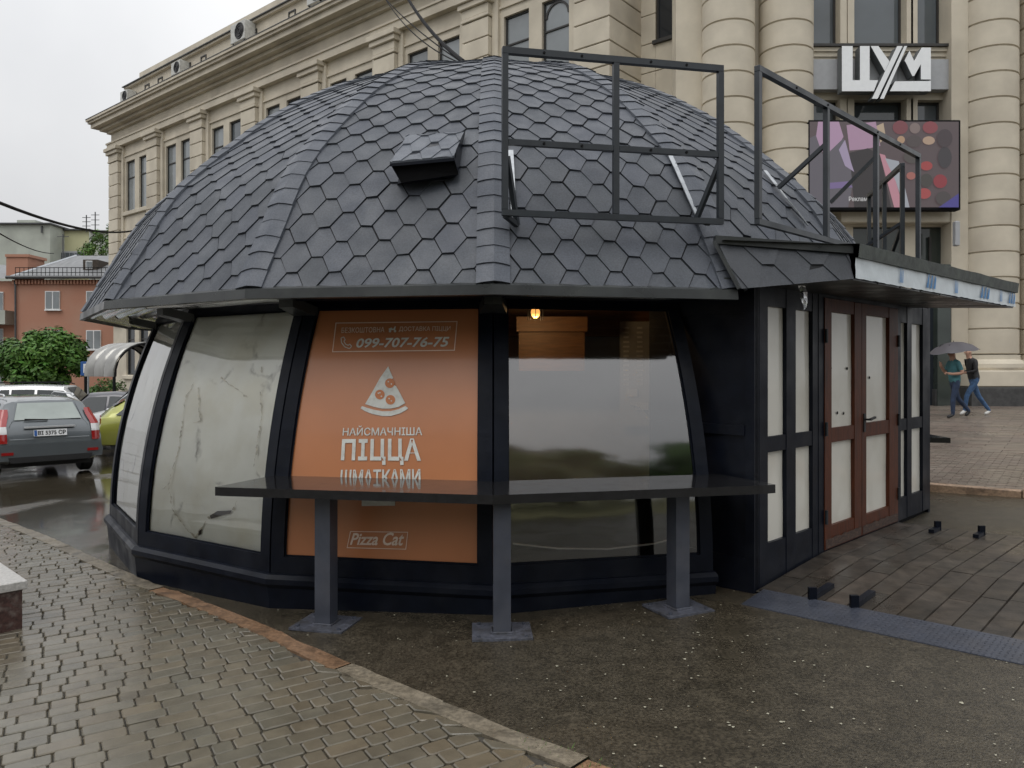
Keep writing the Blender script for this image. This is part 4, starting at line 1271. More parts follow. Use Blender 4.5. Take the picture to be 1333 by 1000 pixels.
# wall built round the window openings
wins = []
edges = [TE] + pil + [4.2]
for a, c in zip(pil, pil[1:] + [4.05]):
    m_ = (a + c) / 2
    wins += [(m_ - 1.52, m_ - .30), (m_ + .30, m_ + 1.52)]
wins.sort()
b = MB()
ts = [3.33] + [x for w in wins for x in w] + [TE]
for a, c in zip(ts[::2], ts[1::2]): sbox(b, a, c, -.55, 0, -2.5, 16.1)
hl = [-2.5] + [y for s_ in sorted(storeys) for y in s_] + [16.1]
for (a, c) in wins:
    for h0, h1 in zip(hl[::2], hl[1::2]): sbox(b, a, c, -.54, -.003, h0, h1)
sbox(b, 3.33, TE, -.6, -.01, 16.1, 18.2)
# gable end and hidden back wall
p0, p1 = sw(TE, -.3, 0), sw(TE, -14, 0)
b.hexa([sw(TE - .4, -.56, -2.5), sw(TE, -.56, -2.5), sw(TE, -14, -2.5), sw(TE - .4, -14, -2.5), sw(TE - .4, -.56, 18.0), sw(TE, -.56, 18.0), sw(TE, -14, 18.0), sw(TE - .4, -14, 18.0)])
b.build('wall', M['stone'], store)
# windows
def bwindow(a, c, h0, h1, of, P, gm, mull=True, arch=False):
    b = MB(); w = .07
    def fb(x0, x1, y0, y1, o0=-.06, o1=.02):
        q = [P(x0, of + o0, y0), P(x1, of + o0, y0), P(x1, of + o1, y0), P(x0, of + o1, y0), P(x0, of + o0, y1), P(x1, of + o0, y1), P(x1, of + o1, y1), P(x0, of + o1, y1)]
        b.hexa(q)
    fb(a, a + w, h0, h1); fb(c - w, c, h0, h1); fb(a + w, c - w, h0, h0 + w); fb(a + w, c - w, h1 - w, h1)
    if mull: fb(a + w, c - w, h0 + (h1 - h0) * .66, h0 + (h1 - h0) * .66 + .06)
    if arch:
        m_ = (a + c) / 2; r = (c - a) / 2 - w; y0 = h1 - r - w
        for i in range(10):
            t0, t1 = pi * i / 10, pi * (i + 1) / 10
            q = [(m_ + r * cos(t0), y0 + r * sin(t0)), (m_ + (r - .08) * cos(t0), y0 + (r - .08) * sin(t0)), (m_ + (r - .08) * cos(t1), y0 + (r - .08) * sin(t1)), (m_ + r * cos(t1), y0 + r * sin(t1))]
            b.hexa([P(x, of - .05, y) for x, y in q] + [P(x, of + .01, y) for x, y in q])
    fr = b.build('window', M['bframe'], store)
    q = MB()
    q.poly([P(a, of - .03, h0), P(c, of - .03, h0), P(c, of - .03, h1), P(a, of - .03, h1)]); q.build('pane', M[gm], fr)
    return fr
PS = lambda t, o, h: sw(t, o, h)
rw = random.Random(12)
for j, (a, c) in enumerate(wins):
    for i, (h0, h1) in enumerate(storeys):
        bwindow(a, c, h0, h1, -.13, PS, rw.choice(('bwin', 'bwinlit', 'bwinlit')) if i == 0 else 'bwindark', arch=(j == 0 and i == 0))
# sills
for a, c in zip(pil, pil[1:] + [4.05]):
    for h0, h1 in storeys:
        q = MB(); sbox(q, c + .85, a - .85, .0, .16, h0 - .28, h0 - .02, bev=.03); q.build('sill', M['stone'], store)
        q = MB(); sbox(q, c + .95, a - .95, .0, .07, h1 + .32, h1 + .40); q.build('lintel', M['stone'], store)
# pilasters: stacked blocks with open joints, flat capitals
def block_stack(name, t0, t1, o0, o1, h0, h1, n, cap=True):
    core = MB(); sbox(core, t0 + .04, t1 - .04, o0, o1 - .05, h0, h1); pc = core.build(name, M['joints'], store)
    hh = (h1 - h0) / n
    for i in range(n):
        q = MB(); sbox(q, t0, t1, o0, o1, h0 + i * hh + .018, h0 + (i + 1) * hh - .018, r2.uniform(.94, 1.05), .02); q.build('stone_block', M['stone'], pc)
    if cap:
        for a_, (x0, x1, e_) in enumerate(((0, .14, .05), (.14, .5, .02), (.5, .72, .14), (.72, .95, .24))):
            q = MB(); sbox(q, t0 - e_, t1 + e_, o0, o1 + e_, h1 + .02 + x0, h1 + .02 + x1 - .004, 1.0, .02); q.build('capital', M['stone'], pc)
    return pc
for t in pil:
    block_stack('pilaster', t - PWD / 2, t + PWD / 2, .0, .34, 4.6, 15.1, 14)
    q = MB(); sbox(q, t - PWD / 2 - .32, t - PWD / 2 - .02, .0, .14, 4.6, 15.9); q.build('jamb_strip', M['stone'], store)
    q = MB(); sbox(q, t + PWD / 2 + .02, t + PWD / 2 + .32, .0, .14, 4.6, 15.9); q.build('jamb_strip', M['stone'], store)
# corner pier with its return face
block_stack('corner_pier', 3.28, 4.75, -1.7, .40, 2.0, 19.2, 21, False)
# entablature, cornice, attic
for (o, h0, h1) in ((.30, 16.05, 16.42), (.36, 16.42, 16.52), (.10, 16.52, 17.15), (.30, 17.15, 17.32), (.62, 17.32, 17.5), (1.02, 17.5, 17.78), (1.16, 17.78, 17.92), (1.25, 17.92, 18.06)):
    q = MB(); sbox(q, 3.2, TE + o, -.5, o, h0 + .002, h1 - .002); q.build('cornice', M['stone'], store)
q = MB(); sbox(q, 3.2, TE + 1.27, -.5, 1.27, 18.06, 18.10); q.build('flashing', M['zinc'], store)
q = MB(); sbox(q, 4, TE - .15, -9, -.9, 18.0, 20.35); sbox(q, 4, TE + .05, -9, -.7, 20.35, 20.47); q.build('attic', M['stone'], store)
q = MB(); sbox(q, 4, TE + .15, -9, -.6, 20.47, 20.52); q.build('flashing', M['zinc'], store)
q = MB(); sbox(q, 4, TE - .9, -9, -1.3, 20.52, 21.4); q.build('upper_attic', M['stone'], store)
t = TE - 2.6
while t > 5:
    for dt in (0, -1.8):
        bwindow(t + dt - .62, t + dt + .0, 19.25, 20.05, -.87, PS, 'bwindark', False)
    t -= 5.35
# recessed wall with a narrow window, next to the columns
V0 = Vector((4.57, 27.43, 0)); VD = -U; VN = NO
def vw(s, o, h): p = V0 + VD * s + VN * o; return Vector((p.x, p.y, h))
wl, wr_ = .62, 1.52
def vbox(b, s0, s1, o0, o1, h0, h1, tint=1, bev=.015): b.box(vw((s0 + s1) / 2, (o0 + o1) / 2, (h0 + h1) / 2), (s1 - s0, o1 - o0, h1 - h0), VD, VN, (0, 0, 1), tint, 0, bev)
q = MB(); vbox(q, -.2, wl, -.4, -.05, 2, 20); vbox(q, wr_, 2.7, -.4, -.05, 2, 20); vbox(q, wl, wr_, -.4, -.05, 2, 13.0); rc = q.build('recessed_wall', M['joints'], store)
h = 8.0
while h < 16:
    h1 = h + 1.02
    for s0, s1 in ((-.1, wl), (wr_, 2.6)):
        q = MB(); vbox(q, s0, s1, -.1, 0, h + .012, h1 - .012, r2.uniform(.96, 1.03)); q.build('stone_block', M['stone'], rc)
    if h1 < 13.1:
        q = MB(); vbox(q, wl + .01, wr_ - .01, -.1, -.003, h + .012, h1 - .012, r2.uniform(.96, 1.03)); q.build('stone_block', M['stone'], rc)
    h = h1
bwindow(wl, wr_, 13.15, 16.2, -.12, lambda a, o, h: vw(a, o, h), 'bwindark', False)
q = MB(); vbox(q, wl - .08, wr_ + .08, -.05, .10, 13.0, 13.14); q.build('sill', M['bframe'], store)
# front bay with the sign: frontal wall
YW = 25.0
def fx(x, y, z): return px(x, y, z)
def FX(x, z=YW): return (x - CX) / F * z
def FH(y, z=YW): return CAMZ + (HOR - y) / F * z
wx = [(1058, 1092), (1110.5, 1178), (1192.5, 1228)]
rowsH = [(FH(58), FH(-130)), (FH(262), FH(130))]
b = MB()
xa = [FX(880)] + [FX(v) for w in wx for v in w] + [FX(1500)]
for x0, x1 in zip(xa[::2], xa[1::2]): b.box(((x0 + x1) / 2, YW + .3, 9.9), (x1 - x0, .6, 21.0))
for w in wx:
    x0, x1 = FX(w[0]), FX(w[1])
    for h0, h1 in ((FH(295), rowsH[1][0]), (rowsH[1][1], rowsH[0][0]), (rowsH[0][1], 20.4)): b.box(((x0 + x1) / 2, YW + .302, (h0 + h1) / 2), (x1 - x0, .59, h1 - h0))
b.build('wall', M['stone'], store)
PF = lambda x, o, h: Vector((x, YW - o, h))
for w in wx:
    for (h0, h1) in rowsH:
        bwindow(FX(w[0]), FX(w[1]), h0, h1, -.28, PF, 'bwin', False)
        for s, e_ in ((0, -.22), (1, .22)):
            q = MB(); x = FX(w[s]); q.box((x + e_ / 2, YW - .05, (h0 + h1) / 2), (abs(e_) - .01, .1, h1 - h0)); q.build('jamb_strip', M['stone'], store)
# apron with ledge under the upper windows
x0, x1 = FX(1054, 24.7), FX(1242, 24.7)
for (ya, yb, d_, mm) in ((57, 60.5, .34, 'bframe'), (60.5, 66, .26, 'stone'), (66, 72, .20, 'stone'), (72, 77, .14, 'stone')):
    q = MB(); q.box(((x0 + x1) / 2, YW - d_ / 2, (FH(ya, 24.7) + FH(yb, 24.7)) / 2), (x1 - x0, d_, FH(ya, 24.7) - FH(yb, 24.7) - .006)); q.build('ledge', M[mm], store)
for xl, xr in ((1057, 1093), (1093.6, 1168), (1168.6, 1204), (1204.6, 1239)):
    q = MB(); q.box(((FX(xl, 24.7) + FX(xr, 24.7)) / 2, YW - .18, (FH(77.5, 24.7) + FH(117, 24.7)) / 2), (FX(xr, 24.7) - FX(xl, 24.7), .3, FH(77.5, 24.7) - FH(117, 24.7)), bev=.01); q.build('panel', M['panelgrey'], store)
# columns of drums
CR, CY = .83, 24.75
drh = .80
dm = MB(); dm.lathe([(.0, .0), (CR - .05, .0), (CR - .045, .012), (CR, .03), (CR, drh - .03), (CR - .045, drh - .012), (CR - .05, drh), (0, drh)], n=36)
dmo = dm.build('drum', M['stone'], None, smooth=False); dmesh = dmo.data; bpy.data.objects.remove(dmo)
for p in dmesh.polygons: p.use_smooth = True
for e_ in dmesh.edges:
    za, zb_ = (dmesh.vertices[i].co.z for i in e_.vertices)
    e_.use_edge_sharp = abs(za - zb_) < 1e-5
for cxp in (948, 1023, 1287, 1362):
    X = FX(cxp, CY); base = FH(482, CY)
    ca = bpy.data.objects.new('column', None); COL.objects.link(ca); ca.parent = store
    ca.location = Vector((X, CY, 0)) - ORG['department_store']
    i = 0; h = base + .5
    while h < 19.5:
        o = inst(dmesh, 'drum', ca, (0, 0, h)); o.rotation_euler.z = i * 1.3; h += drh + .004; i += 1
    q = MB(); q.lathe([(.0, base), (CR + .13, base), (CR + .17, base + .08), (CR + .17, base + .2), (CR + .10, base + .3), (CR + .03, base + .34), (CR + .03, base + .48), (0, base + .49)], n=36)
    ORG[ca.name] = Vector(); tr_ = q.build('column_base', M['stone'], ca, smooth=False)
    for cxx, zz_, hh in ((0, base - .26, .52),):
        q = MB(); q.box((0, 0, zz_), (2.25, 2.0, hh - .01), bev=.03); q.build('pedestal', M['stone'], ca)
    q = MB(); q.box((0, .0, base - 1.1), (2.35, 2.1, 1.14), bev=.02); q.build('plinth', M['stonedark'], ca)
# strip of wall beside the right columns, side flat pilasters
for xl, xr, d_ in ((1240, 1262, .55), (1042, 1056, .3)):
    zt = YW - d_
    pc = MB(); pc.box(((FX(xl, zt) + FX(xr, zt)) / 2, YW - d_ / 2 + .03, 10), (FX(xr, zt) - FX(xl, zt), d_ - .06, 17)); pc.build('flat_strip', M['stone'], store)
# shopfront under the screen
q = MB(); q.box(((FX(1140) + FX(1235)) / 2, YW - .2, FH(284)), (FX(1245) - FX(1045), .5, .45), bev=.03); q.build('shop_lintel', M['stone'], store)
q = MB(); xs = FX(1045), FX(1236)
q.poly([(xs[0], YW + .15, .2), (xs[1], YW + .15, .2), (xs[1], YW + .15, FH(294)), (xs[0], YW + .15, FH(294))]); q.build('shop_glass', M['shopglass'], store)
q = MB()
for x in (1060, 1100, 1140, 1180, 1212): q.box((FX(x), YW + .08, 3), (.07, .08, 5.8))
for hh_ in (3.2, 4.6, .5): q.box(((xs[0] + xs[1]) / 2, YW + .075, hh_), (xs[1] - xs[0], .06, .09))
q.build('shop_frame', M['bframe'], store)
q = MB(); q.box((FX(1228, 24.3), 24.4, 2.6), (.42, .3, 4.6), bev=.02); q.build('door_pier', M['shopglass'], store)
q = MB(); q.box((FX(1208, 24.5), 24.6, 2.2), (.5, .2, 4.2)); q.build('dark_door', M['bwindark'], store)
q = MB(); q.box((FX(1246, 24.0), 24.05, FH(304, 24.0)), (.14, .16, .78), bev=.03); q.build('wall_lamp', M['panelgrey'], store)
q = MB(); q.box((FX(1333, 24.6), 24.9, .5), (6, 1.2, .9)); q.build('plinth', M['stonedark'], store)

# shop sign: three white channel letters on the panels
sign = thing('shop_sign', 'white block letters ЦУМ with a striped slash on grey panels', 'sign', (FX(1154, 24.3), 24.3, FH(117, 24.3)))
ZS = 24.28
def letter(pl, holes=None, dep=.34, name='letter', z=ZS, m='signwhite'):
    P = [px(x, y, z) for x, y in pl]; Q = [p + Vector((0, dep, 0)) for p in P]; n = len(P)
    b = MB(); b.mesh(P, [tuple(range(n))], 1, 0)
    bb = MB(); b.mesh(P + Q, [(i, (i + 1) % n, (i + 1) % n + n, i + n) for i in range(n)], 1, 1)
    return b.build(name, (M[m], M['signside']), sign)
letter([(1096, 60), (1110, 60), (1110, 104.5), (1119.5, 104.5), (1119.5, 60), (1132, 60), (1132, 104.5), (1143, 104.5), (1137.5, 118.8), (1096, 118.8)])
letter([(1133.5, 60), (1143.5, 60), (1158, 80), (1152, 93)], z=ZS + .004)
letter([(1168, 60), (1175, 60), (1142.5, 128.6), (1135, 128.6)], z=ZS - .02)
letter([(1177.2, 60), (1181, 60), (1150.5, 128.6), (1145.5, 128.6)], z=ZS - .02)
letter([(1184, 66), (1190, 79.5), (1199.8, 62), (1211.8, 62), (1211.8, 103.5), (1198.8, 103.5), (1198.8, 83.5), (1190, 99), (1187.5, 99), (1180, 83), (1177.5, 79)])
letter([(1165, 106), (1211.8, 105.5), (1211.8, 118.8), (1158.5, 118.8)])

# video screen
ZV = 24.05
scr = thing('video_screen', 'large LED advertising screen above the shop entrance, partly behind the railing', 'screen', (FX(1151, ZV), ZV, FH(273, ZV)))
q = MB(); q.box((FX(1151, ZV), ZV + .16, (FH(156, ZV) + FH(273.5, ZV)) / 2), (FX(1250.5, ZV) - FX(1051.5, ZV), .30, FH(156, ZV) - FH(273.5, ZV)), bev=.02); q.build('housing', M['cable'], scr)
def emis(c, s=.55): 
    n = 'led_%d_%d_%d' % tuple(int(x * 255) for x in c)
    if n not in M: M[n] = mat(n, tuple(x * .25 for x in c), .5, .04, 6, emit=c, estr=s)
    return M[n]
lay = [0]
def led(pl, c, s=.55, name='picture'):
    lay[0] += 1
    b = MB(); b.mesh([px(x, y, ZV - .004 - .003 * lay[0] * .6) for x, y in pl], [tuple(range(len(pl)))]); return b.build(name, emis(c, s), scr)
circ2 = lambda cx, cy, rx, ry, n=16: [(cx + rx * cos(2 * pi * i / n), cy + ry * sin(2 * pi * i / n)) for i in range(n)]
led([(1054, 158.5), (1248, 158.5), (1248, 270), (1054, 270)], (.11, .085, .09), name='display')
led([(1065, 158.5), (1092, 158.5), (1098, 178), (1086, 200), (1072, 200), (1062, 180)], (.42, .28, .40))
led([(1102, 163), (1140, 158.5), (1146, 190), (1128, 194), (1106, 196)], (.40, .26, .36))
led([(1054, 180), (1062, 176), (1072, 205), (1098, 180), (1112, 232), (1104, 270), (1054, 270)], (.13, .12, .14))
led([(1106, 199), (1130, 193), (1146, 202), (1160, 270), (1112, 270)], (.045, .04, .042))
led([(1092, 195), (1100, 182), (1108, 212), (1112, 224), (1100, 216)], (.36, .30, .42))
led([(1080, 238), (1105, 236), (1110, 244), (1080, 246)], (.20, .15, .30))
led([(1145, 200), (1152, 202), (1166, 236), (1176, 270), (1164, 270)], (.50, .25, .30))
led([(1152, 206), (1170, 210), (1184, 270), (1177, 270), (1166, 236)], (.36, .38, .42))
led([(1141, 164), (1150, 160), (1153, 178), (1146, 186)], (.46, .36, .26))
for x, y, rx, ry, c in ((1172, 166, 10, 9, (.20, .07, .08)), (1191, 167, 7, 7, (.22, .17, .16)), (1211, 166, 10, 8, (.24, .07, .08)), (1190, 184, 10, 8, (.09, .075, .075)), (1209, 183, 8, 5.5, (.42, .30, .22)), (1173, 182, 5, 5, (.42, .28, .18)),
        (1188, 204, 12, 9, (.09, .08, .075)), (1206, 216, 8, 6, (.34, .07, .07)), (1230, 205, 9, 14, (.06, .055, .06)), (1224, 236, 9, 9, (.26, .05, .06)), (1203, 252, 9, 7, (.36, .08, .08)), (1186, 229, 6, 5, (.36, .14, .12)), (1206, 235, 8, 9, (.07, .065, .06)), (1228, 258, 10, 9, (.08, .07, .07)), (1230, 180, 10, 12, (.07, .055, .06))):
    led(circ2(x, y, rx, ry), c)
led([(1222, 270), (1248, 252), (1248, 270)], (.08, .07, .26))
vs, fs = text_polys('Реклама', .01)
lay[0] += 1
b = MB(); b.mesh([px(1105 + 28 * s, 262 - 6 * t, ZV - .004 - .003 * lay[0] * .6) for s, t in vs], fs); b.build('lettering', emis((.6, .6, .6)), scr)

# air conditioners on the attic
def ac(t, h, k, label, ladder=False):
    o = thing('air_conditioner', label, 'air conditioner', sw(t, -.6, h), 'air conditioning units on the attic')
    b = MB(); sbox(b, t - .5 * k, t + .5 * k, -.86, -.42 + .15 * k, h, h + .75 * k, bev=.03); b.build('case', M['acwhite'], o)
    c_ = sw(t - .12 * k, -.415 + .15 * k, h + .38 * k); q = MB()
    for r_ in (.30, .2, .1):
        P = [c_ + U * r_ * k * cos(2 * pi * i / 16) + Vector((0, 0, r_ * k * sin(2 * pi * i / 16))) for i in range(16)]
        q.tube(P + P[:1], .022 * k, 5, caps=False)
    q.poly([c_ + U * .31 * k * cos(2 * pi * i / 16) + Vector((0, 0, .31 * k * sin(2 * pi * i / 16))) - NO * .004 for i in range(16)]); q.build('fan_grille', M['blacktrim'], o)
    q = MB()
    for s in (-.4, .4): q.bar(sw(t + s * k, -.86, h - .03), sw(t + s * k, -.25, h - .03), .05)
    q.build('bracket', M['cable'], o)
ac(41.4, 19.2, 1.0, 'small air conditioner at the very corner of the cornice attic')
ac(34.4, 19.3, 1.05, 'white air conditioner, second from the corner of the attic')
ac(27.4, 19.35, 1.4, 'big dark-sided air conditioner in the middle of the attic row')
ac(20.6, 19.4, 1.15, 'white air conditioner nearest the camera on the attic')

# ================================================================== FAR LEFT: BRICK HOUSE, BLOCKS
def fr_box(b, xl, xr, yt, yb, z, dep, m=None): 
    p, q = px(xl, yt, z), px(xr, yb, z); b.box(((p.x + q.x) / 2, z + dep / 2, (p.z + q.z) / 2), (q.x - p.x, dep, p.z - q.z))
ZB = 58
house = thing('brick_house', 'red brick house with grey hipped metal roof and brick chimney behind the round tree', 'house', px(70, 540, ZB))
b = MB(); fr_box(b, 19, 175, 364, 560, ZB, 14); b.build('wall', M['brick'], house)
b = MB(); fr_box(b, -80, 19, 366, 560, ZB + 2.2, 12); b.build('wall', M['brick'], house)
b = MB()
P = [px(8, 362, ZB - .4), px(185, 362, ZB - .4), px(185, 356, ZB + 14.4), px(8, 357, ZB + 14.4)]
rg = [px(99, 333, ZB + 6), px(150, 333, ZB + 6)]
b.poly([P[0], P[1], rg[1], rg[0]]); b.poly([P[1], P[2], rg[1]]); b.poly([P[2], P[3], rg[0], rg[1]]); b.poly([P[3], P[0], rg[0]])
P2 = [px(-80, 366, ZB + 1.8), px(12, 362, ZB + 1.8), px(30, 345, ZB + 8), px(-80, 345, ZB + 8)]; b.poly(P2)
rf = b.build('roof', M['metalroof'], house)
b = MB(); b.tube([px(8, 361, ZB - .5), px(185, 361, ZB - .5)], .13, 6); b.build('gutter', M['zinc'], rf)
b = MB(); b.tube([rg[0], P[0]], .10, 5); b.build('ridge', M['galv'], rf)
b = MB(); fr_box(b, 8, 36, 334, 362, ZB + 3, 2.2); fr_box(b, 6.5, 37.5, 331, 334.5, ZB + 2.9, 2.4); b.build('chimney', M['brick'], rf)
b = MB()
for i in range(34): p = px(18 + i * 4.2, 364.5, ZB - .12); b.box((p.x, p.y, p.z - .16), (.13, .25, .3))
b.build('dentils', M['brick'], house)
b = MB(); fr_box(b, 108, 127, 338, 353, ZB + 1.8, 2); dmr = b.build('dormer', M['bark'], rf)
b = MB(); fr_box(b, 111.5, 120, 339.5, 350, ZB + 1.75, .1); b.build('window', M['white'], dmr)
for i, (xl, xr) in enumerate(((112.2, 115.4), (116.1, 119.3))):
    q = MB(); fr_box(q, xl, xr, 340.5, 349, ZB + 1.7, .05); q.build('pane', M['bwinlit'], dmr)
b = MB()
for i in range(26): p = px(20 + i * 5.6, 361, ZB - .3); b.tube([p, p + Vector((0, 0, .75))], .025, 4)
for hh_ in (.35, .72): b.tube([px(20, 361, ZB - .3) + Vector((0, 0, hh_)), px(162, 361, ZB - .3) + Vector((0, 0, hh_))], .025, 4)
b.build('roof_fence', M['cable'], rf)
def hwin(xl, xr, yt, yb, z, n=2):
    b = MB(); fr_box(b, xl, xr, yt, yb, z - .1, .16); w = b.build('window', M['white'], house)
    step = (xr - xl) / n
    for i in range(n):
        q = MB(); fr_box(q, xl + i * step + .9, xl + (i + 1) * step - .9, yt + 1, yb - 1.2, z - .13, .05); q.build('pane', M['bwinlit'], w)
    q = MB(); fr_box(q, xl - 1, xr + 1, yb, yb + 1.4, z - .22, .25); q.build('sill', M['white'], w)
hwin(58.5, 77.5, 379, 403, ZB); hwin(58.5, 77.5, 430, 455, ZB); hwin(112, 131, 430, 455, ZB); hwin(112, 131, 379, 403, ZB)
for yt in (380, 428, 476):
    hwin(-12, 4, yt, yt + 26, ZB + 2.2)
    b = MB(); fr_box(b, -40, 6.5, yt + 24, yt + 42, ZB + .9, 1.2); b.build('balcony', M['plaster'], house)
b = MB(); b.tube([px(18, 366, ZB - .15), px(20, 372, ZB - .15), px(20.5, 520, ZB - .15)], .07, 6); b.build('downpipe', M['zinc'], house)
def block(name, label, z, xl, xr, yt, mat_, yb=500, dep=14):
    o = thing(name, label, 'building', px((xl + xr) / 2, yb, z)); b = MB(); fr_box(b, xl, xr, yt, yb, z, dep); b.build('wall', M[mat_], o)
    b = MB(); fr_box(b, xl - .6, xr + .6, yt - 1.2, yt + .6, z - .4, dep + .8); b.build('roof', M['zinc'], o); return o
a1 = block('apartment_block', 'pale green grey windowless block behind the brick chimney', 92, -60, 65, 291, 'plaster')
b = MB(); fr_box(b, 22, 46, 286.5, 291, 93, 8); b.build('parapet', M['plaster'], a1)
b = MB(); fr_box(b, 53, 55, 294, 303, 91.8, .1); b.build('stain', M['zinc'], a1)
a2 = block('apartment_block', 'yellow plastered block in the gap beside the grey blocks', 95, 65, 116, 299, 'yellowplaster')
b = MB(); fr_box(b, 72, 108, 327, 345, 94.4, .5); w_ = b.build('window_band', M['panelgrey'], a2)
for i in range(6):
    q = MB(); fr_box(q, 73 + i * 6, 77.6 + i * 6, 329, 338, 94.3, .1); q.build('pane', M['bwin'], w_)
a3 = block('apartment_block', 'grey block beside the store corner with antennas on its roof', 94, 116, 200, 301, 'plaster')
for x, y0, lab in ((112.5, 280, 'roof antenna with a small box, left of the pair'), (124, 276, 'taller bare roof antenna, right of the pair')):
    o = thing('antenna', lab, 'antenna', px(x, 301, 94.6), 'antennas on the far roof'); b = MB(); p = px(x, 302, 94.6); q_ = px(x, y0, 94.6)
    b.tube([p, q_], .07, 5); b.build('mast', M['zinc'], o); b = MB()
    for k in (.35, .6, .85): c_ = p.lerp(q_, k); b.tube([c_ - Vector((.5, 0, 0)), c_ + Vector((.5, 0, 0))], .04, 4)
    b.build('cross_arm', M['zinc'], o)
o = thing('antenna', 'thin television aerial above the ridge of the brick house', 'antenna', px(82, 345, 66)); b = MB(); b.tube([px(82, 345, 66), px(82, 305, 66)], .05, 5); b.build('mast', M['zinc'], o)
b = MB(); c_ = px(82, 308, 66); b.tube([c_ - Vector((.5, 0, 0)), c_ + Vector((.5, 0, 0))], .03, 4); b.build('cross_arm', M['zinc'], o)

# ================================================================== TREES
def tree(label, base, trunk_h, cr, cz, sq, n, leaf, seed, rough=.25, group=None, tone=(1, 1, 1), name='tree', clump=(.16, .30)):
    rt = random.Random(seed); o = thing(name, label, 'tree', base, group)
    b = MB(); top = base + Vector((0, 0, trunk_h + cr * .4))
    b.tube([base + Vector((0, 0, -.2)), base + Vector((.03 * cr, 0, trunk_h * .5)), top], [cr * .085, cr * .065, cr * .04], 8)
    cc = base + Vector((0, 0, cz)); limbs = []
    for i in range(8):
        a = i * 2.4 + rt.random(); e_ = rt.uniform(.1, .9); tip = cc + Vector((cos(a) * cr * .7, sin(a) * cr * .7, sq * cr * (e_ - .4)))
        m0 = base + Vector((0, 0, trunk_h * rt.uniform(.75, 1.05))); b.tube([m0, m0.lerp(tip, .5) + Vector((0, 0, .1 * cr)), tip], [cr * .04, cr * .028, cr * .01], 5)
    b.build('trunk', M['bark'], o)
    q = MB()
    clumps = []
    for i in range(60):
        th, ph = rt.uniform(0, 2 * pi), math.acos(rt.uniform(-.9, 1)); rr_ = rt.uniform(.55, 1) ** .5
        clumps.append((cc + Vector((sin(ph) * cos(th), sin(ph) * sin(th), cos(ph) * sq)) * cr * rr_ * (.82 + rough * rt.uniform(-.5, .5)), rt.uniform(*clump) * cr, rt.uniform(.65, 1.4)))
    for i in range(n):
        c_, r_, t_ = rt.choice(clumps)
        d = Vector((rt.gauss(0, 1), rt.gauss(0, 1), rt.gauss(0, 1))).normalized(); p = c_ + d * r_ * rt.uniform(.5, 1.0)
        nn = (d + Vector((rt.uniform(-.6, .6), rt.uniform(-.6, .6), rt.uniform(0, .9)))).normalized()
        ax = nn.cross(Vector((rt.gauss(0, 1), rt.gauss(0, 1), rt.gauss(0, 1)))).normalized(); ay = nn.cross(ax); L = leaf * rt.uniform(.7, 1.3)
        v = t_ * rt.uniform(.75, 1.25); 
        q.poly([p - ax * L, p - ay * L * .45, p + ax * L, p + ay * L * .45], (v * tone[0] * rt.uniform(.9, 1.25), v * tone[1], v * tone[2]))
    q.build('crown', M['leaf'], o); return o
def gz(x, y): return Vector((x, y, g(x, y)))
zt = 33
tree('round clipped street tree with dense green crown in front of the brick house', gz(px(56, 0, zt).x, zt), 1.3, 1.80, CAMZ + .010 * zt - g(px(56, 0, zt).x, zt), .74, 17000, .115, 5, .10, tone=(1.3, 1.35, 1.05), clump=(.22, .36))
zt = 75; bx = px(137, 0, zt).x
tree('young tree crown showing over the roof beside the store corner', Vector((bx, zt, -2)), 7, 2.2, CAMZ + .152 * zt + 2, 1.05, 3500, .16, 9, .5, tone=(1.3, 1.15, 1.0))
zt = 36
tree('low dark shrub between the round tree and the parking sign', gz(px(96, 0, zt).x, zt + 3), .5, 1.1, 1.3, .8, 2500, .08, 15, .3, name='shrub')
# across the street, behind the camera: they show as reflections in the windows
for i, (x, y, h, c) in enumerate(((-17, -23, 10.5, 4.2), (-10, -25, 9.4, 4.0), (-3.5, -22, 10.2, 4.3), (3, -25, 9.0, 4.0), (9.5, -22, 10.6, 4.4), (16.5, -24, 9.4, 4.2), (24, -22, 10.4, 4.2))):
    tree(('tall broad tree', 'slim mid height tree', 'broad bushy tree', 'short rounded tree', 'tall spreading tree', 'low wide tree', 'outermost leafy tree')[i] + ' across the street, mirrored in the windows', gz(x, y), h * .28, c, h * .60, .98, 4200, .30, 30 + i, .35, 'trees across the street', tone=(1.5, 1.3, 1.2))
M['grass'] = mat('grass_verge', (.12, .125, .05), .9, .35, .35, .05, 4, col2=(.20, .185, .09))
b = MB()
for i in range(40):
    x0, x1 = -50 + i * 2.5, -47.5 + i * 2.5
    b.poly([(x0, -14, g(x0, -14) + .06), (x1, -14, g(x1, -14) + .06), (x1, -31, g(x1, -31) + 2.2), (x0, -31, g(x0, -31) + 2.2)])
    b.poly([(x0, -31, g(x0, -31) + 2.2), (x1, -31, g(x1, -31) + 2.2), (x1, -58, g(x1, -58) + 2.4), (x0, -58, g(x0, -58) + 2.4)])
tag(b.build('terrain', M['grass'], None), kind='structure')
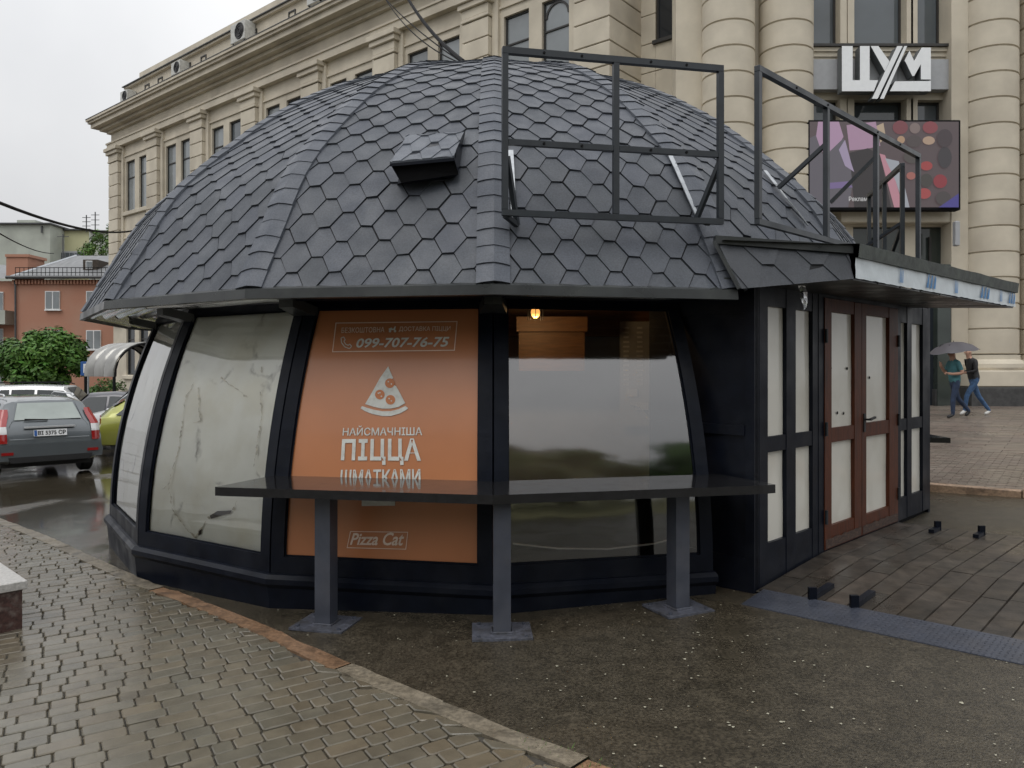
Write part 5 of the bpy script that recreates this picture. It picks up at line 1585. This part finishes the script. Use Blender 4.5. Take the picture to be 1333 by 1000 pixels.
for (x0, x1, y, h, mm, lab, nf) in ((-36, -6, -40, 17, 'plaster', 'long pale apartment block across the street, mirrored in the windows', 5), (1, 30, -44, 14.5, 'yellowplaster', 'yellow apartment block across the street, mirrored in the windows', 4)):
    o = thing('apartment_block', lab, 'building', ((x0 + x1) / 2, y, 2)); b = MB(); b.box(((x0 + x1) / 2, y - 6, h / 2 + 1), (x1 - x0, 12, h)); b.build('wall', M[mm], o)
    b = MB(); b.box(((x0 + x1) / 2, y - 6, h + 1.15), (x1 - x0 + .8, 12.8, .3)); b.build('roof', M['zinc'], o)
    for f_ in range(nf):
        for k in range(int((x1 - x0) / 3)):
            X = x0 + 1.6 + k * 3.0; Zc = 3.6 + f_ * 3.0
            q = MB(); q.box((X, y + .03, Zc), (1.5, .1, 1.6)); w_ = q.build('window', M['white'], o)
            for dx in (-.36, .36):
                q = MB(); q.box((X + dx, y + .1, Zc), (.62, .04, 1.4)); q.build('pane', M['bwindark'], w_)

# ================================================================== CARS
def car(name, label, cat, loc, heading, paint, prof, W, group=None, wagon=False, lamps='red', plate=None, rails=False, Lc=4.3):
    """prof: stations (x, z_sill, z_belt, z_roof, half width at belt, half width at roof); x runs from the rear bumper forwards"""
    o = thing(name, label, cat, loc, group, world=False, rotz=heading)
    def ring(s):
        x, zs, zb, zr, wb, wrf = s
        ws = W * .93
        side = [(ws * .80, zs), (ws * .96, zs + .04), (W, zs + (zb - zs) * .45), (W * .985, zs + (zb - zs) * .8), (wb, zb)]
        roof_ = [(wrf + (wb - wrf) * .12, zb + (zr - zb) * .85), (wrf * .86, zr - .012), (wrf * .45, zr), (0, zr + .008)]
        full = side + roof_
        return full
    rings = [ring(s) for s in prof]; body = MB(); glz = MB(); gdark = []
    n = len(rings[0])
    for i in range(len(prof) - 1):
        for j in range(n - 1):
            for sgn in (1, -1):
                q = [(prof[i][0] + (.0), sgn * rings[i][j][0], rings[i][j][1]), (prof[i + 1][0], sgn * rings[i + 1][j][0], rings[i + 1][j][1]),
                     (prof[i + 1][0], sgn * rings[i + 1][j + 1][0], rings[i + 1][j + 1][1]), (prof[i][0], sgn * rings[i][j + 1][0], rings[i][j + 1][1])]
                if sgn < 0: q.reverse()
                body.poly(q)
    # ends
    for i, rev in ((0, True), (len(prof) - 1, False)):
        L_ = [(prof[i][0], y, z) for y, z in rings[i]] + [(prof[i][0], -y, z) for y, z in reversed(rings[i][:-1])]
        body.poly(L_ if not rev else L_[::-1])
    bo = body.build('body', paint, o)
    bm = bmesh.new(); bm.from_mesh(bo.data); bmesh.ops.remove_doubles(bm, verts=bm.verts, dist=.002); bmesh.ops.recalc_face_normals(bm, faces=bm.faces)
    for f_ in bm.faces: f_.smooth = True
    bm.to_mesh(bo.data); bm.free()
    md = bo.modifiers.new('edges', 'EDGE_SPLIT'); md.split_angle = R(38)
    def interp(x):
        for a, c in zip(prof, prof[1:]):
            if a[0] <= x <= c[0]: t = (x - a[0]) / max(1e-6, c[0] - a[0]); return [a[k] + (c[k] - a[k]) * t for k in range(6)]
        return prof[-1]
    def sidewin(x0, x1, i0=.0, i1=.0, sgn=1):
        b = MB(); N_ = 6; lo = []; hi = []
        for k in range(N_ + 1):
            t = k / N_
            s = interp(x0 + (x1 - x0) * t); y0 = s[4] + .006; r5 = ring(s)[5]
            z0 = s[2] + .03; zt_ = s[2] + (s[3] - s[2]) * .80
            xl = x0 + (x1 - x0) * t; xh = x0 + i0 + (x1 + i1 - x0 - i0) * t
            s2 = interp(xh); y1 = s2[4] + (ring(s2)[5][0] - s2[4]) * .94 + .008; zt_ = s2[2] + (s2[3] - s2[2]) * .80
            lo.append((xl, sgn * (y0 + .0), z0)); hi.append((xh, sgn * y1, zt_))
        b.loft([lo, hi], False); b.build('side_window', M['carglass'], o)
    o_w = []
    for x in (.78, Lc - .85):
        for sgn in (1, -1):
            c_ = Vector((x, sgn * (W - .10), .30)); q = MB()
            rr_ = [(.10, -.1), (.27, -.1), (.305, -.07), (.305, .07), (.27, .1), (.19, .1)]
            rings_ = [[c_ + Vector((r_ * cos(2 * pi * k / 24), w_ * sgn, r_ * sin(2 * pi * k / 24))) for k in range(24)] for r_, w_ in rr_]
            q.loft(rings_, True); wh = q.build('wheel', M['tyre'], o, smooth=False)
            q = MB(); q.loft([[c_ + Vector((r_ * cos(2 * pi * k / 24), w_ * sgn, r_ * sin(2 * pi * k / 24))) for k in range(24)] for r_, w_ in ((.20, .1), (.185, .085), (.07, .07), (.03, .085), (.001, .085))], True); q.build('rim', M['rim'], wh)
            q = MB(); P = []
            for k in range(13):   # dark wheel arch
                a = pi * k / 12; P.append((c_.x + .36 * cos(a), sgn * (W + .004 - .02), c_.z + .36 * sin(a) - .02))
            q.mesh(P, [tuple(range(13))]); q.build('wheel_arch', M['blacktrim'], o)
    q = MB(); q.box((Lc / 2, 0, .27), (Lc - .5, W * 1.7, .16)); q.build('underbody', M['blacktrim'], o)
    return o, sidewin, interp, ring
hd = math.atan2(.72, -.694)          # direction of travel of the station wagon
wag_paint = carpaint('grey_car_paint', (.115, .13, .14))
LW = 4.2
wprof = [(.0, .36, .62, .66, .70, .60), (.03, .30, .80, .83, .76, .66), (.10, .27, .93, .96, .80, .70), (.22, .25, .985, 1.10, .80, .66), (.42, .24, 1.0, 1.36, .80, .60), (.62, .24, 1.0, 1.40, .81, .60),
         (1.2, .22, .98, 1.425, .82, .61), (2.2, .22, .95, 1.425, .83, .61), (2.65, .22, .94, 1.38, .83, .62), (3.25, .22, .92, 1.0, .83, .64), (3.6, .23, .87, .90, .81, .62), (4.0, .25, .74, .77, .75, .55), (4.18, .32, .55, .58, .62, .45)]
wl_ = px(66, 0, 13.75); wl_.z = 0
# rear bumper centre at the seen place; body runs away from it
wx_, wy_ = wl_.x, wl_.y
wloc = (wx_, wy_, g(wx_, wy_) + .0)
o, sidewin, interp, ring = car('station_wagon', 'grey station wagon seen from behind, parked on the wet road beside the pavement', 'car', wloc, hd, wag_paint, wprof, .845, Lc=LW)
for sgn in (1, -1):
    sidewin(.42, 1.05, .22, -.02, sgn); sidewin(1.12, 2.0, .0, 0, sgn); sidewin(2.08, 3.0, .0, -.42, sgn)
def rear(z): # x of the rear surface at height z on the centre line
    for a, c in zip(wprof, wprof[1:]):
        if a[3] <= z <= c[3]: return a[0] + (c[0] - a[0]) * (z - a[3]) / (c[3] - a[3])
    return 0
def rpoly(name, pl, m, off=.012, parent=o, th=.0):
    b = MB(); P = [Vector((rear(z) - off, y, z)) for y, z in pl]; n = len(P)
    b.mesh(P + [p + Vector((.05, 0, 0)) for p in P], [tuple(range(n))] + [(i, (i + 1) % n, (i + 1) % n + n, i + n) for i in range(n)])
    return solidify_normals(b.build(name, M[m], parent))
hatch = rpoly('tailgate', [(-.60, .56), (.60, .56), (.63, .70), (.62, .93), (.56, 1.02), (.48, 1.33), (.40, 1.38), (-.40, 1.38), (-.48, 1.33), (-.56, 1.02), (-.62, .93), (-.63, .70)], 'black', .004)
hatch.data.materials[0] = wag_paint
b = MB(); zs = [1.035 + .29 * i / 8 for i in range(9)]
vs = [(rear(z) - .022, y * (.535 - .10 * (z - 1.03) / .31), z) for z in zs for y in (-1, -.5, 0, .5, 1)]
b.mesh(vs, [(i * 5 + j, i * 5 + j + 1, (i + 1) * 5 + j + 1, (i + 1) * 5 + j) for i in range(8) for j in range(4)]); b.build('rear_window', M['reartint'], hatch, smooth=True)
b = MB(); b.bar((rear(1.02) - .04, .02, 1.025), (rear(1.03) - .045, .38, 1.045), .02, .025); b.build('wiper', M['blacktrim'], hatch)
b = MB(); b.bar((rear(.90) - .035, -.40, .905), (rear(.90) - .035, .40, .905), .055, .03, bev=.006); b.build('chrome_strip', M['chrome'], hatch)
pl_ = rpoly('number_plate', [(-.26, .745), (.26, .745), (.26, .857), (-.26, .857)], 'plateW', .028, hatch)
# lettering runs from the car's left (+y) to its right (-y)
b = MB(); b.poly([(rear(.8) - .075, .255, .75), (rear(.8) - .075, .215, .75), (rear(.8) - .075, .215, .852), (rear(.8) - .075, .255, .852)]); 
def plate_text(txt, y0, y1, z0, z1, xo):
    vs, fs = text_polys(txt, .02); b = MB(); b.mesh([(xo(z0 + (z1 - z0) * t), y0 + (y1 - y0) * s, z0 + (z1 - z0) * t) for s, t in vs], fs); return b
xo = lambda z: rear(z) - .0305
b = MB(); b.poly([(xo(.75), .255, .75), (xo(.75), .212, .75), (xo(.852), .212, .852), (xo(.852), .255, .852)]); b.build('plate_band', M['plateB'], hatch)
plate_text('ВІ 5375 СР', .20, -.24, .765, .84, xo).build('lettering', M['ink'], hatch)
bump = rpoly('bumper', [(-.83, .34), (.83, .34), (.845, .48), (.80, .60), (.62, .62), (-.62, .62), (-.80, .60), (-.845, .48)], 'black', .05)
bump.data.materials[0] = wag_paint
rpoly('bumper_insert', [(-.62, .30), (.62, .30), (.66, .40), (-.66, .40)], 'blacktrim', .085)
for sgn in (1, -1):
    rpoly('reflector', [(sgn * .58, .44), (sgn * .76, .44), (sgn * .76, .49), (sgn * .58, .49)], 'redlamp', .065)
    b = MB()
    def lamp(z0, z1, m, n=5):
        b = MB(); rows_ = []
        for i in range(n + 1):
            z = z0 + (z1 - z0) * i / n; w0 = .665 - .10 * max(0, z - .95) / .3; w1 = .80 - .11 * max(0, (z - .95)) / .3; xr = rear(z)
            if z > 1.12: w0 += (z - 1.12) * .3
            rows_.append([(xr - .02, sgn * w0, z), (xr - .02, sgn * (w0 + w1) / 2, z), (xr + .02, sgn * (w1 + .01), z), (xr + .20, sgn * (w1 + .035), z)])
        b.loft(rows_ if sgn > 0 else [r_[::-1] for r_ in rows_], False); return b.build('tail_light', M[m], o, smooth=True)
    lamp(.64, .80, 'redlamp'); lamp(.80, .93, 'clearlamp'); lamp(.93, 1.22, 'redlamp')
    b = MB(); b.tube([(.75, sgn * .56, 1.43), (.85, sgn * .56, 1.465), (2.2, sgn * .57, 1.475), (2.35, sgn * .57, 1.43)], .016, 6); b.build('roof_rail', M['chrome'], o)

def simple_profile(L, h, kind):
    if kind == 'suv':
        return [(0, .40, .70, .74, .74, .62), (.05, .34, 1.0, 1.03, .80, .70), (.15, .3, 1.08, 1.45, .82, .62), (.4, .3, 1.08, h - .03, .83, .63), (1.5, .3, 1.05, h, .84, .64), (2.55, .3, 1.03, h - .04, .84, .64), (3.25, .3, 1.0, 1.08, .84, .66), (L - .3, .32, .92, .95, .80, .6), (L, .4, .62, .65, .66, .5)]
    if kind == 'sedan':
        return [(0, .36, .66, .70, .68, .56), (.08, .28, .88, .92, .76, .64), (.75, .26, .93, .97, .81, .66), (1.35, .24, .93, h - .04, .82, .56), (2.1, .24, .92, h, .83, .57), (2.7, .24, .91, h - .06, .83, .58), (3.35, .24, .90, .97, .83, .64), (L - .25, .26, .76, .79, .76, .56), (L, .34, .52, .55, .6, .45)]
    return [(0, .38, .70, .74, .72, .60), (.06, .28, .92, .95, .78, .66), (.28, .26, .96, 1.15, .80, .60), (.6, .26, .96, h - .04, .81, .58), (1.5, .24, .94, h, .82, .58), (2.3, .24, .92, h - .06, .82, .58), (2.95, .24, .90, .97, .82, .62), (L - .25, .26, .76, .79, .76, .56), (L, .34, .52, .55, .6, .45)]
def parked(label, x, z, hdg, paint, kind, L, h, rl='redlamp', cat='car', rack=False):
    p = px(x, 0, z); pr = simple_profile(L, h, kind)
    o, sw_, interp, ring = car('parked_car', label, cat, (p.x, p.y, g(p.x, p.y)), hdg, paint, pr, .85, 'cars parked along the street', Lc=L)
    a = 1.45 if kind == 'sedan' else .5
    e_ = 3.2 if kind == 'suv' else 3.25 if kind == 'sedan' else 2.9
    for sgn in (1, -1):
        sw_(a - (.5 if kind == 'sedan' else .15), a + .45, .35, 0, sgn); sw_(a + .52, a + 1.2, 0, 0, sgn); sw_(a + 1.28, e_, 0, -.48, sgn)
        s = pr[1]; q = MB(); q.box((s[0] + .02, sgn * .66, s[2] - .08), (.10, .22, .16)); q.build('tail_light', M[rl], o)
        s = pr[-2]; q = MB(); q.box((s[0] + .06, sgn * .58, s[2] - .06), (.14, .24, .10)); q.build('headlight', M['clearlamp'], o)
        q = MB(); q.box((e_ - .25, sgn * .93, pr[-3][2] + .06), (.12, .16, .11), bev=.02); q.build('mirror', paint, o)
        if rack:
            q = MB(); q.tube([(.5, sgn * .58, h + .0), (.6, sgn * .58, h + .06), (2.3, sgn * .58, h + .06), (2.5, sgn * .58, h - .01)], .02, 6); q.build('roof_rail', M['cable'], o)
    def glassband(i, j, name):
        a_, c_ = pr[i], pr[j]; q = MB(); f = lambda s, y, z, dx: (s[0] + dx, y, z)
        w0, w1 = a_[5], c_[5]
        dx = -.012 if c_[0] < L / 2 else .012
        q.poly([(a_[0] * .85 + c_[0] * .15 + dx, w0 * .9, a_[3] * .85 + c_[3] * .15 + .016), (a_[0] * .85 + c_[0] * .15 + dx, -w0 * .9, a_[3] * .85 + c_[3] * .15 + .016), (a_[0] * .1 + c_[0] * .9 + dx, -w1 * .86, a_[3] * .1 + c_[3] * .9 + .016), (a_[0] * .1 + c_[0] * .9 + dx, w1 * .86, a_[3] * .1 + c_[3] * .9 + .016)]); q.build(name, M['carglass'], o)
    if kind == 'sedan': glassband(2, 3, 'rear_window'); glassband(6, 5, 'windscreen')
    elif kind == 'suv': glassband(2, 3, 'rear_window'); glassband(6, 5, 'windscreen')
    else: glassband(2, 3, 'rear_window'); glassband(6, 5, 'windscreen')
    pz = pr[1]; q = MB(); q.box((pz[0] - .03, 0, .70), (.02, .52, .11)); q.build('number_plate', M['plateW'], o)
    return o
parked('white off road car with dark roof rails behind the grey station wagon', -18, 25.5, R(12), carpaint('white_paint', (.62, .63, .64)), 'suv', 4.4, 1.86, rack=True)
parked('dark grey sedan parked side on between white cars', 66, 22.5, R(3), carpaint('dark_paint', (.05, .05, .062)), 'sedan', 4.4, 1.60)
parked('white hatchback showing its sloping windscreen behind the yellow green car', 292, 20.5, R(172), carpaint('white_paint_b', (.66, .67, .68)), 'hatch', 4.0, 1.60)
parked('yellow green hatchback, tail just showing beside the kiosk window', 128, 18.4, R(28), carpaint('lime_paint', (.32, .33, .06)), 'hatch', 3.9, 1.38)

# ================================================================== SHELTER, SIGN
zs_ = 28.0
sh = thing('shelter', 'arched glossy grey shelter roof over a dark underpass entrance', 'shelter', gz(px(168, 0, zs_).x, zs_))
ctr = px(172, 486, zs_); rad = 1.12; ax_ = Vector((.80, -.60, 0)).normalized(); sd_ = Vector((.60, .80, 0))
def arc_pts(o_, r_, n_=14, a0=-.1, a1=pi * .98): return [ctr + ax_ * o_ + sd_ * (-r_ * 1.1 * cos(a0 + (a1 - a0) * i / n_)) + Vector((0, 0, r_ * sin(a0 + (a1 - a0) * i / n_))) for i in range(n_ + 1)]
for i in range(3):
    q = MB(); o0 = -1.0 + i * .72; q.loft([arc_pts(o0, rad), arc_pts(o0 + .70, rad), arc_pts(o0 + .70, rad - .03), arc_pts(o0, rad - .03)], False); q.build('roof_sheet', M['polycarb'], sh, smooth=True)
for o_ in (-1.02, -.28, .44, 1.16):
    q = MB(); q.tube(arc_pts(o_, rad - .06), .035, 6); q.build('arch', M['cable'], sh)
for o_ in (-1.0, 1.1):
    for s in (-1, 1):
        p = ctr + ax_ * o_ + sd_ * s * rad * 1.05; q = MB(); q.tube([p + Vector((0, 0, .05)), Vector((p.x, p.y, g(p.x, p.y)))], .05, 6); q.build('post', M['cable'], sh)
q = MB(); p = ctr + ax_ * .1; q.box((p.x, p.y, g(p.x, p.y) + .75), (2.0, 1.9, 1.5), ax_, sd_); q.build('wall', M['bark'], sh)
zp = 30.5
ps = thing('parking_sign', 'blue parking sign with white P on a thin pole by the shelter', 'sign', gz(px(112, 0, zp).x, zp))
p = px(112, 480, zp)
q = MB(); q.tube([Vector((p.x + .06, p.y + .05, g(p.x, p.y))), Vector((p.x + .06, p.y + .05, p.z + .45))], .035, 6); q.build('pole', M['galv'], ps)
q = MB(); q.box((p.x, p.y, p.z), (.42, .03, .56), bev=.01); brd_ = q.build('sign_board', M['plateB'], ps)
vs, fs = text_polys('P', .03); q = MB(); q.mesh([(p.x - .10 + .22 * s, p.y - .019, p.z - .17 + .36 * t) for s, t in vs], fs); q.build('lettering', M['plateW'], ps)
q = MB(); q.box((p.x + .28, p.y + .02, p.z + .05), (.12, .03, .5)); q.build('side_board', M['panelgrey'], ps)

# ================================================================== CABLES
def cable(label, a, c, r, sag, group='cables strung over the kiosk'):
    P = []
    for i in range(17):
        t = i / 16; p = a.lerp(c, t); p.z -= sag * 4 * t * (1 - t); P.append(p)
    q = MB(); q.tube(P, r, 6); o = q.build('cable', M['cable']); tag(o, label, 'cable', group); return o
cable('thick black cable dropping to the top of the kiosk roof', px(524, -14, 14), Vector((px(603, 80, 9.2).x, 9.2, px(603, 80, 9.2).z)), .026, .12)
cable('thin upper cable of the pair running down beside the thick one', px(486, -20, 16), px(598, 79, 9.4), .009, .1)
cable('thin lower cable of the pair, hanging slightly slack beside the thick one', px(494, -14, 16), px(594, 80, 9.4), .009, .2)
cable('dark twisted cable crossing the grey sky to the corner of the store', px(-30, 252, 22), px(176, 300, 50), .055, .5)
cable('faint thin wire in front of the far pale block', px(-20, 292, 30), px(70, 330, 60), .03, .3)

# ================================================================== PEOPLE
def person(label, loc, rotz, joints, bones, radii, paintf, extra=None, group=None):
    o = thing('person', label, 'person', loc, group, world=False, rotz=rotz)
    me = bpy.data.meshes.new('body'); names = list(joints)
    me.from_pydata([joints[n] for n in names], [(names.index(a), names.index(c)) for a, c in bones], [])
    b = bpy.data.objects.new('body', me); COL.objects.link(b)
    sm = b.modifiers.new('skin', 'SKIN'); sv = me.skin_vertices[0].data
    for i, n in enumerate(names):
        r_ = radii[n]; sv[i].radius = r_ if isinstance(r_, tuple) else (r_, r_); sv[i].use_root = (n == 'pelvis')
    ss = b.modifiers.new('sub', 'SUBSURF'); ss.levels = ss.render_levels = 2
    bpy.context.view_layer.update()
    ev = b.evaluated_get(bpy.context.evaluated_depsgraph_get()); m2 = bpy.data.meshes.new_from_object(ev)
    bpy.data.objects.remove(b)
    mats = []; 
    for p in m2.polygons:
        nm = paintf(p.center)
        if nm not in mats: mats.append(nm)
        p.material_index = mats.index(nm); p.use_smooth = True
    m2.materials.clear()
    for nm in mats: m2.materials.append(M[nm])
    for p in m2.polygons: p.material_index = mats.index(paintf(p.center))
    b = bpy.data.objects.new('body', m2); COL.objects.link(b); b.parent = o
    return o
def bonedist(p, a, c):
    a, c, p = Vector(a), Vector(c), Vector(p); d = c - a; t = max(0, min(1, (p - a).dot(d) / d.length_squared)); return (p - a - d * t).length
def make_person(label, sx, sy_feet, z, J, colr, shoe, heading, dark_arm=False):
    base = px(sx, sy_feet, z); base.z = g(base.x, base.y) + .055
    bones = [('pelvis', 'waist'), ('waist', 'chest'), ('chest', 'neck'), ('neck', 'head'), ('head', 'crown'), ('chest', 'shL'), ('shL', 'elL'), ('elL', 'wrL'), ('wrL', 'haL'), ('chest', 'shR'), ('shR', 'elR'), ('elR', 'wrR'), ('wrR', 'haR'),
             ('pelvis', 'hipL'), ('hipL', 'knL'), ('knL', 'anL'), ('anL', 'toL'), ('pelvis', 'hipR'), ('hipR', 'knR'), ('knR', 'anR'), ('anR', 'toR')]
    rad_ = dict(pelvis=(.13, .16), waist=(.115, .15), chest=(.125, .18), neck=.058, head=(.088, .082), crown=(.07, .07), shL=.068, shR=.068, elL=.048, elR=.048, wrL=.034, wrR=.034, haL=(.03, .042), haR=(.03, .042),
                hipL=.095, hipR=.095, knL=.065, knR=.065, anL=.047, anR=.047, toL=(.04, .045), toR=(.04, .045))
    def paintf(c):
        ds = sorted((bonedist(c, J[a], J[e]) + (.05 if e[:2] in ('el', 'wr', 'ha') and bonedist(c, J[a], J[e]) > .055 else 0) - (.06 if e in ('waist', 'chest') else 0), (a, e)) for a, e in bones); a, e = ds[0][1]
        if e in ('toL', 'toR') or (e in ('anL', 'anR') and c.z < min(J[e][2], 9) + .0 and False): return shoe
        if e in ('head', 'crown'):
            return 'hair' if (c.z > J['head'][2] + .055 or c.x < J['head'][0] - .045) else 'skin'
        if e == 'neck' and c.z > J['neck'][2] - .02: return 'skin'
        if e in ('hipL', 'hipR', 'knL', 'knR', 'anL', 'anR') : return colr[1]
        if e == 'waist' and c.z < J['pelvis'][2] + .0: return colr[1]
        if e in ('haL', 'haR'): return 'skin'
        if e in ('wrL', 'wrR'): return 'skin' if not dark_arm else colr[0]
        if e in ('elL', 'elR') and not dark_arm:
            sh_ = Vector(J['sh' + e[-1]]); return 'skin' if (Vector(c) - sh_).length > .20 else colr[0]
        return colr[0]
    o = person(label, base, heading, J, bones, rad_, paintf, group='people walking under one umbrella')
    hd_ = Vector(J['head'])
    b = MB(); f = hd_ + Vector((.085, 0, .03))
    b.ball(f + Vector((.012, 0, -.01)), .016, 6, (1, 1, 1.6)); b.build('nose', M['skin'], o, smooth=True)
    for s in (1, -1):
        b = MB(); b.ball(f + Vector((-.006, s * .034, .018)), .011, 6); b.build('eye', M['ink'], o)
        b = MB(); b.ball(hd_ + Vector((.0, s * .082, .02)), .026, 6, (.6, 1, 1.1)); b.build('ear', M['skin'], o)
    b = MB(); b.box(f + Vector((-.002, 0, -.05)), (.012, .045, .01)); b.build('mouth', M['redgranite'], o)
    for s in 'LR':
        w, h_ = Vector(J['wr' + s]), Vector(J['ha' + s]); d = (h_ - w).normalized(); sd__ = Vector((0, 1, 0)); 
        for i in range(4):
            b = MB(); st_ = h_ + sd__ * (-.03 + .02 * i); b.tube([st_, st_ + d * .045, st_ + d * .06 + Vector((0, 0, -.025)), st_ + d * .045 + Vector((0, 0, -.045))], [.011, .010, .009, .007], 6); b.build('finger', M['skin'], o)
        b = MB(); b.tube([w.lerp(h_, .5) + Vector((0, -.03, .01)), h_ + Vector((0, -.05, .02)), h_ + d * .035 + Vector((0, -.045, .03))], [.013, .011, .008], 6); b.build('thumb', M['skin'], o)
    return o
# x forward, z up; man in teal shirt walks left
J1 = dict(pelvis=(0, 0, .92), waist=(.01, 0, 1.08), chest=(.03, 0, 1.30), neck=(.05, 0, 1.47), head=(.07, 0, 1.585), crown=(.065, 0, 1.66), shL=(.03, .19, 1.39), shR=(.03, -.19, 1.39), elL=(-.06, .25, 1.13), wrL=(.16, .17, 1.11), haL=(.25, .12, 1.13),
          elR=(.10, -.25, 1.14), wrR=(.29, -.10, 1.30), haR=(.33, -.05, 1.37), hipL=(0, .09, .88), hipR=(0, -.09, .88), knL=(.10, .09, .48), anL=(.10, .09, .08), toL=(.26, .10, .035), knR=(-.12, -.09, .50), anR=(-.42, -.09, .17), toR=(-.32, -.10, .05))
make_person('person in teal t-shirt, dark jeans and dark shoes walking under the umbrella', 1243, 549, 19.3, J1, ('teal', 'denim'), 'shoeB', R(180))
J2 = dict(pelvis=(0, 0, .95), waist=(.03, 0, 1.11), chest=(.08, 0, 1.33), neck=(.12, 0, 1.50), head=(.15, 0, 1.62), crown=(.145, 0, 1.70), shL=(.07, .18, 1.42), shR=(.07, -.18, 1.42), elL=(.10, .24, 1.16), wrL=(.31, .18, 1.12), haL=(.39, .15, 1.12),
          elR=(.0, -.25, 1.17), wrR=(.20, -.24, 1.10), haR=(.28, -.22, 1.09), hipL=(0, .09, .91), hipR=(0, -.09, .91), knL=(.24, .09, .54), anL=(.30, .09, .12), toL=(.42, .10, .045), knR=(-.16, -.09, .52), anR=(-.46, -.09, .12), toR=(-.33, -.10, .035))
make_person('person in black jacket, blue jeans and white shoes striding behind the other', 1268, 544, 19.9, J2, ('jacket', 'denim2'), 'shoeW', R(180), True)
uc = px(1241, 457, 19.35)
um = thing('umbrella', 'dark grey open umbrella held over two people', 'umbrella', uc)
q = MB(); rg_ = []
for r_, h_ in ((.02, .20), (.22, .17), (.42, .09), (.58, -.04)):
    rg_.append([uc + Vector((r_ * 1.0 * cos(2 * pi * k / 32), r_ * sin(2 * pi * k / 32), h_ + (.03 * abs(sin(4 * 2 * pi * k / 32)) * -1 * (r_ / .58) ** 2 if True else 0) + .03 - .10 * cos(2 * pi * k / 32) * 0 + .12 * r_ * cos(2 * pi * k / 32))) for k in range(32)])
q.loft(rg_, True); q.build('canopy', M['umbrella'], um, smooth=True)
q = MB(); q.tube([uc + Vector((0, 0, .26)), uc + Vector((.02, 0, -.20)), uc + Vector((.05, 0, -.52))], .009, 6); q.build('shaft', M['cable'], um)
for k in range(8):
    a = 2 * pi * (k + .5) / 8 - pi / 8; q = MB(); q.tube([uc + Vector((.58 * cos(a), .58 * sin(a), -.015 + .07 * cos(a))), uc + Vector((.3 * cos(a), .3 * sin(a), .15)), uc + Vector((0, 0, .21))], .005, 4); q.build('rib', M['cable'], um)
q = MB(); q.tube([uc + Vector((.05, 0, -.50)), uc + Vector((.053, 0, -.62))], .016, 8); q.build('handle', M['cable'], um)
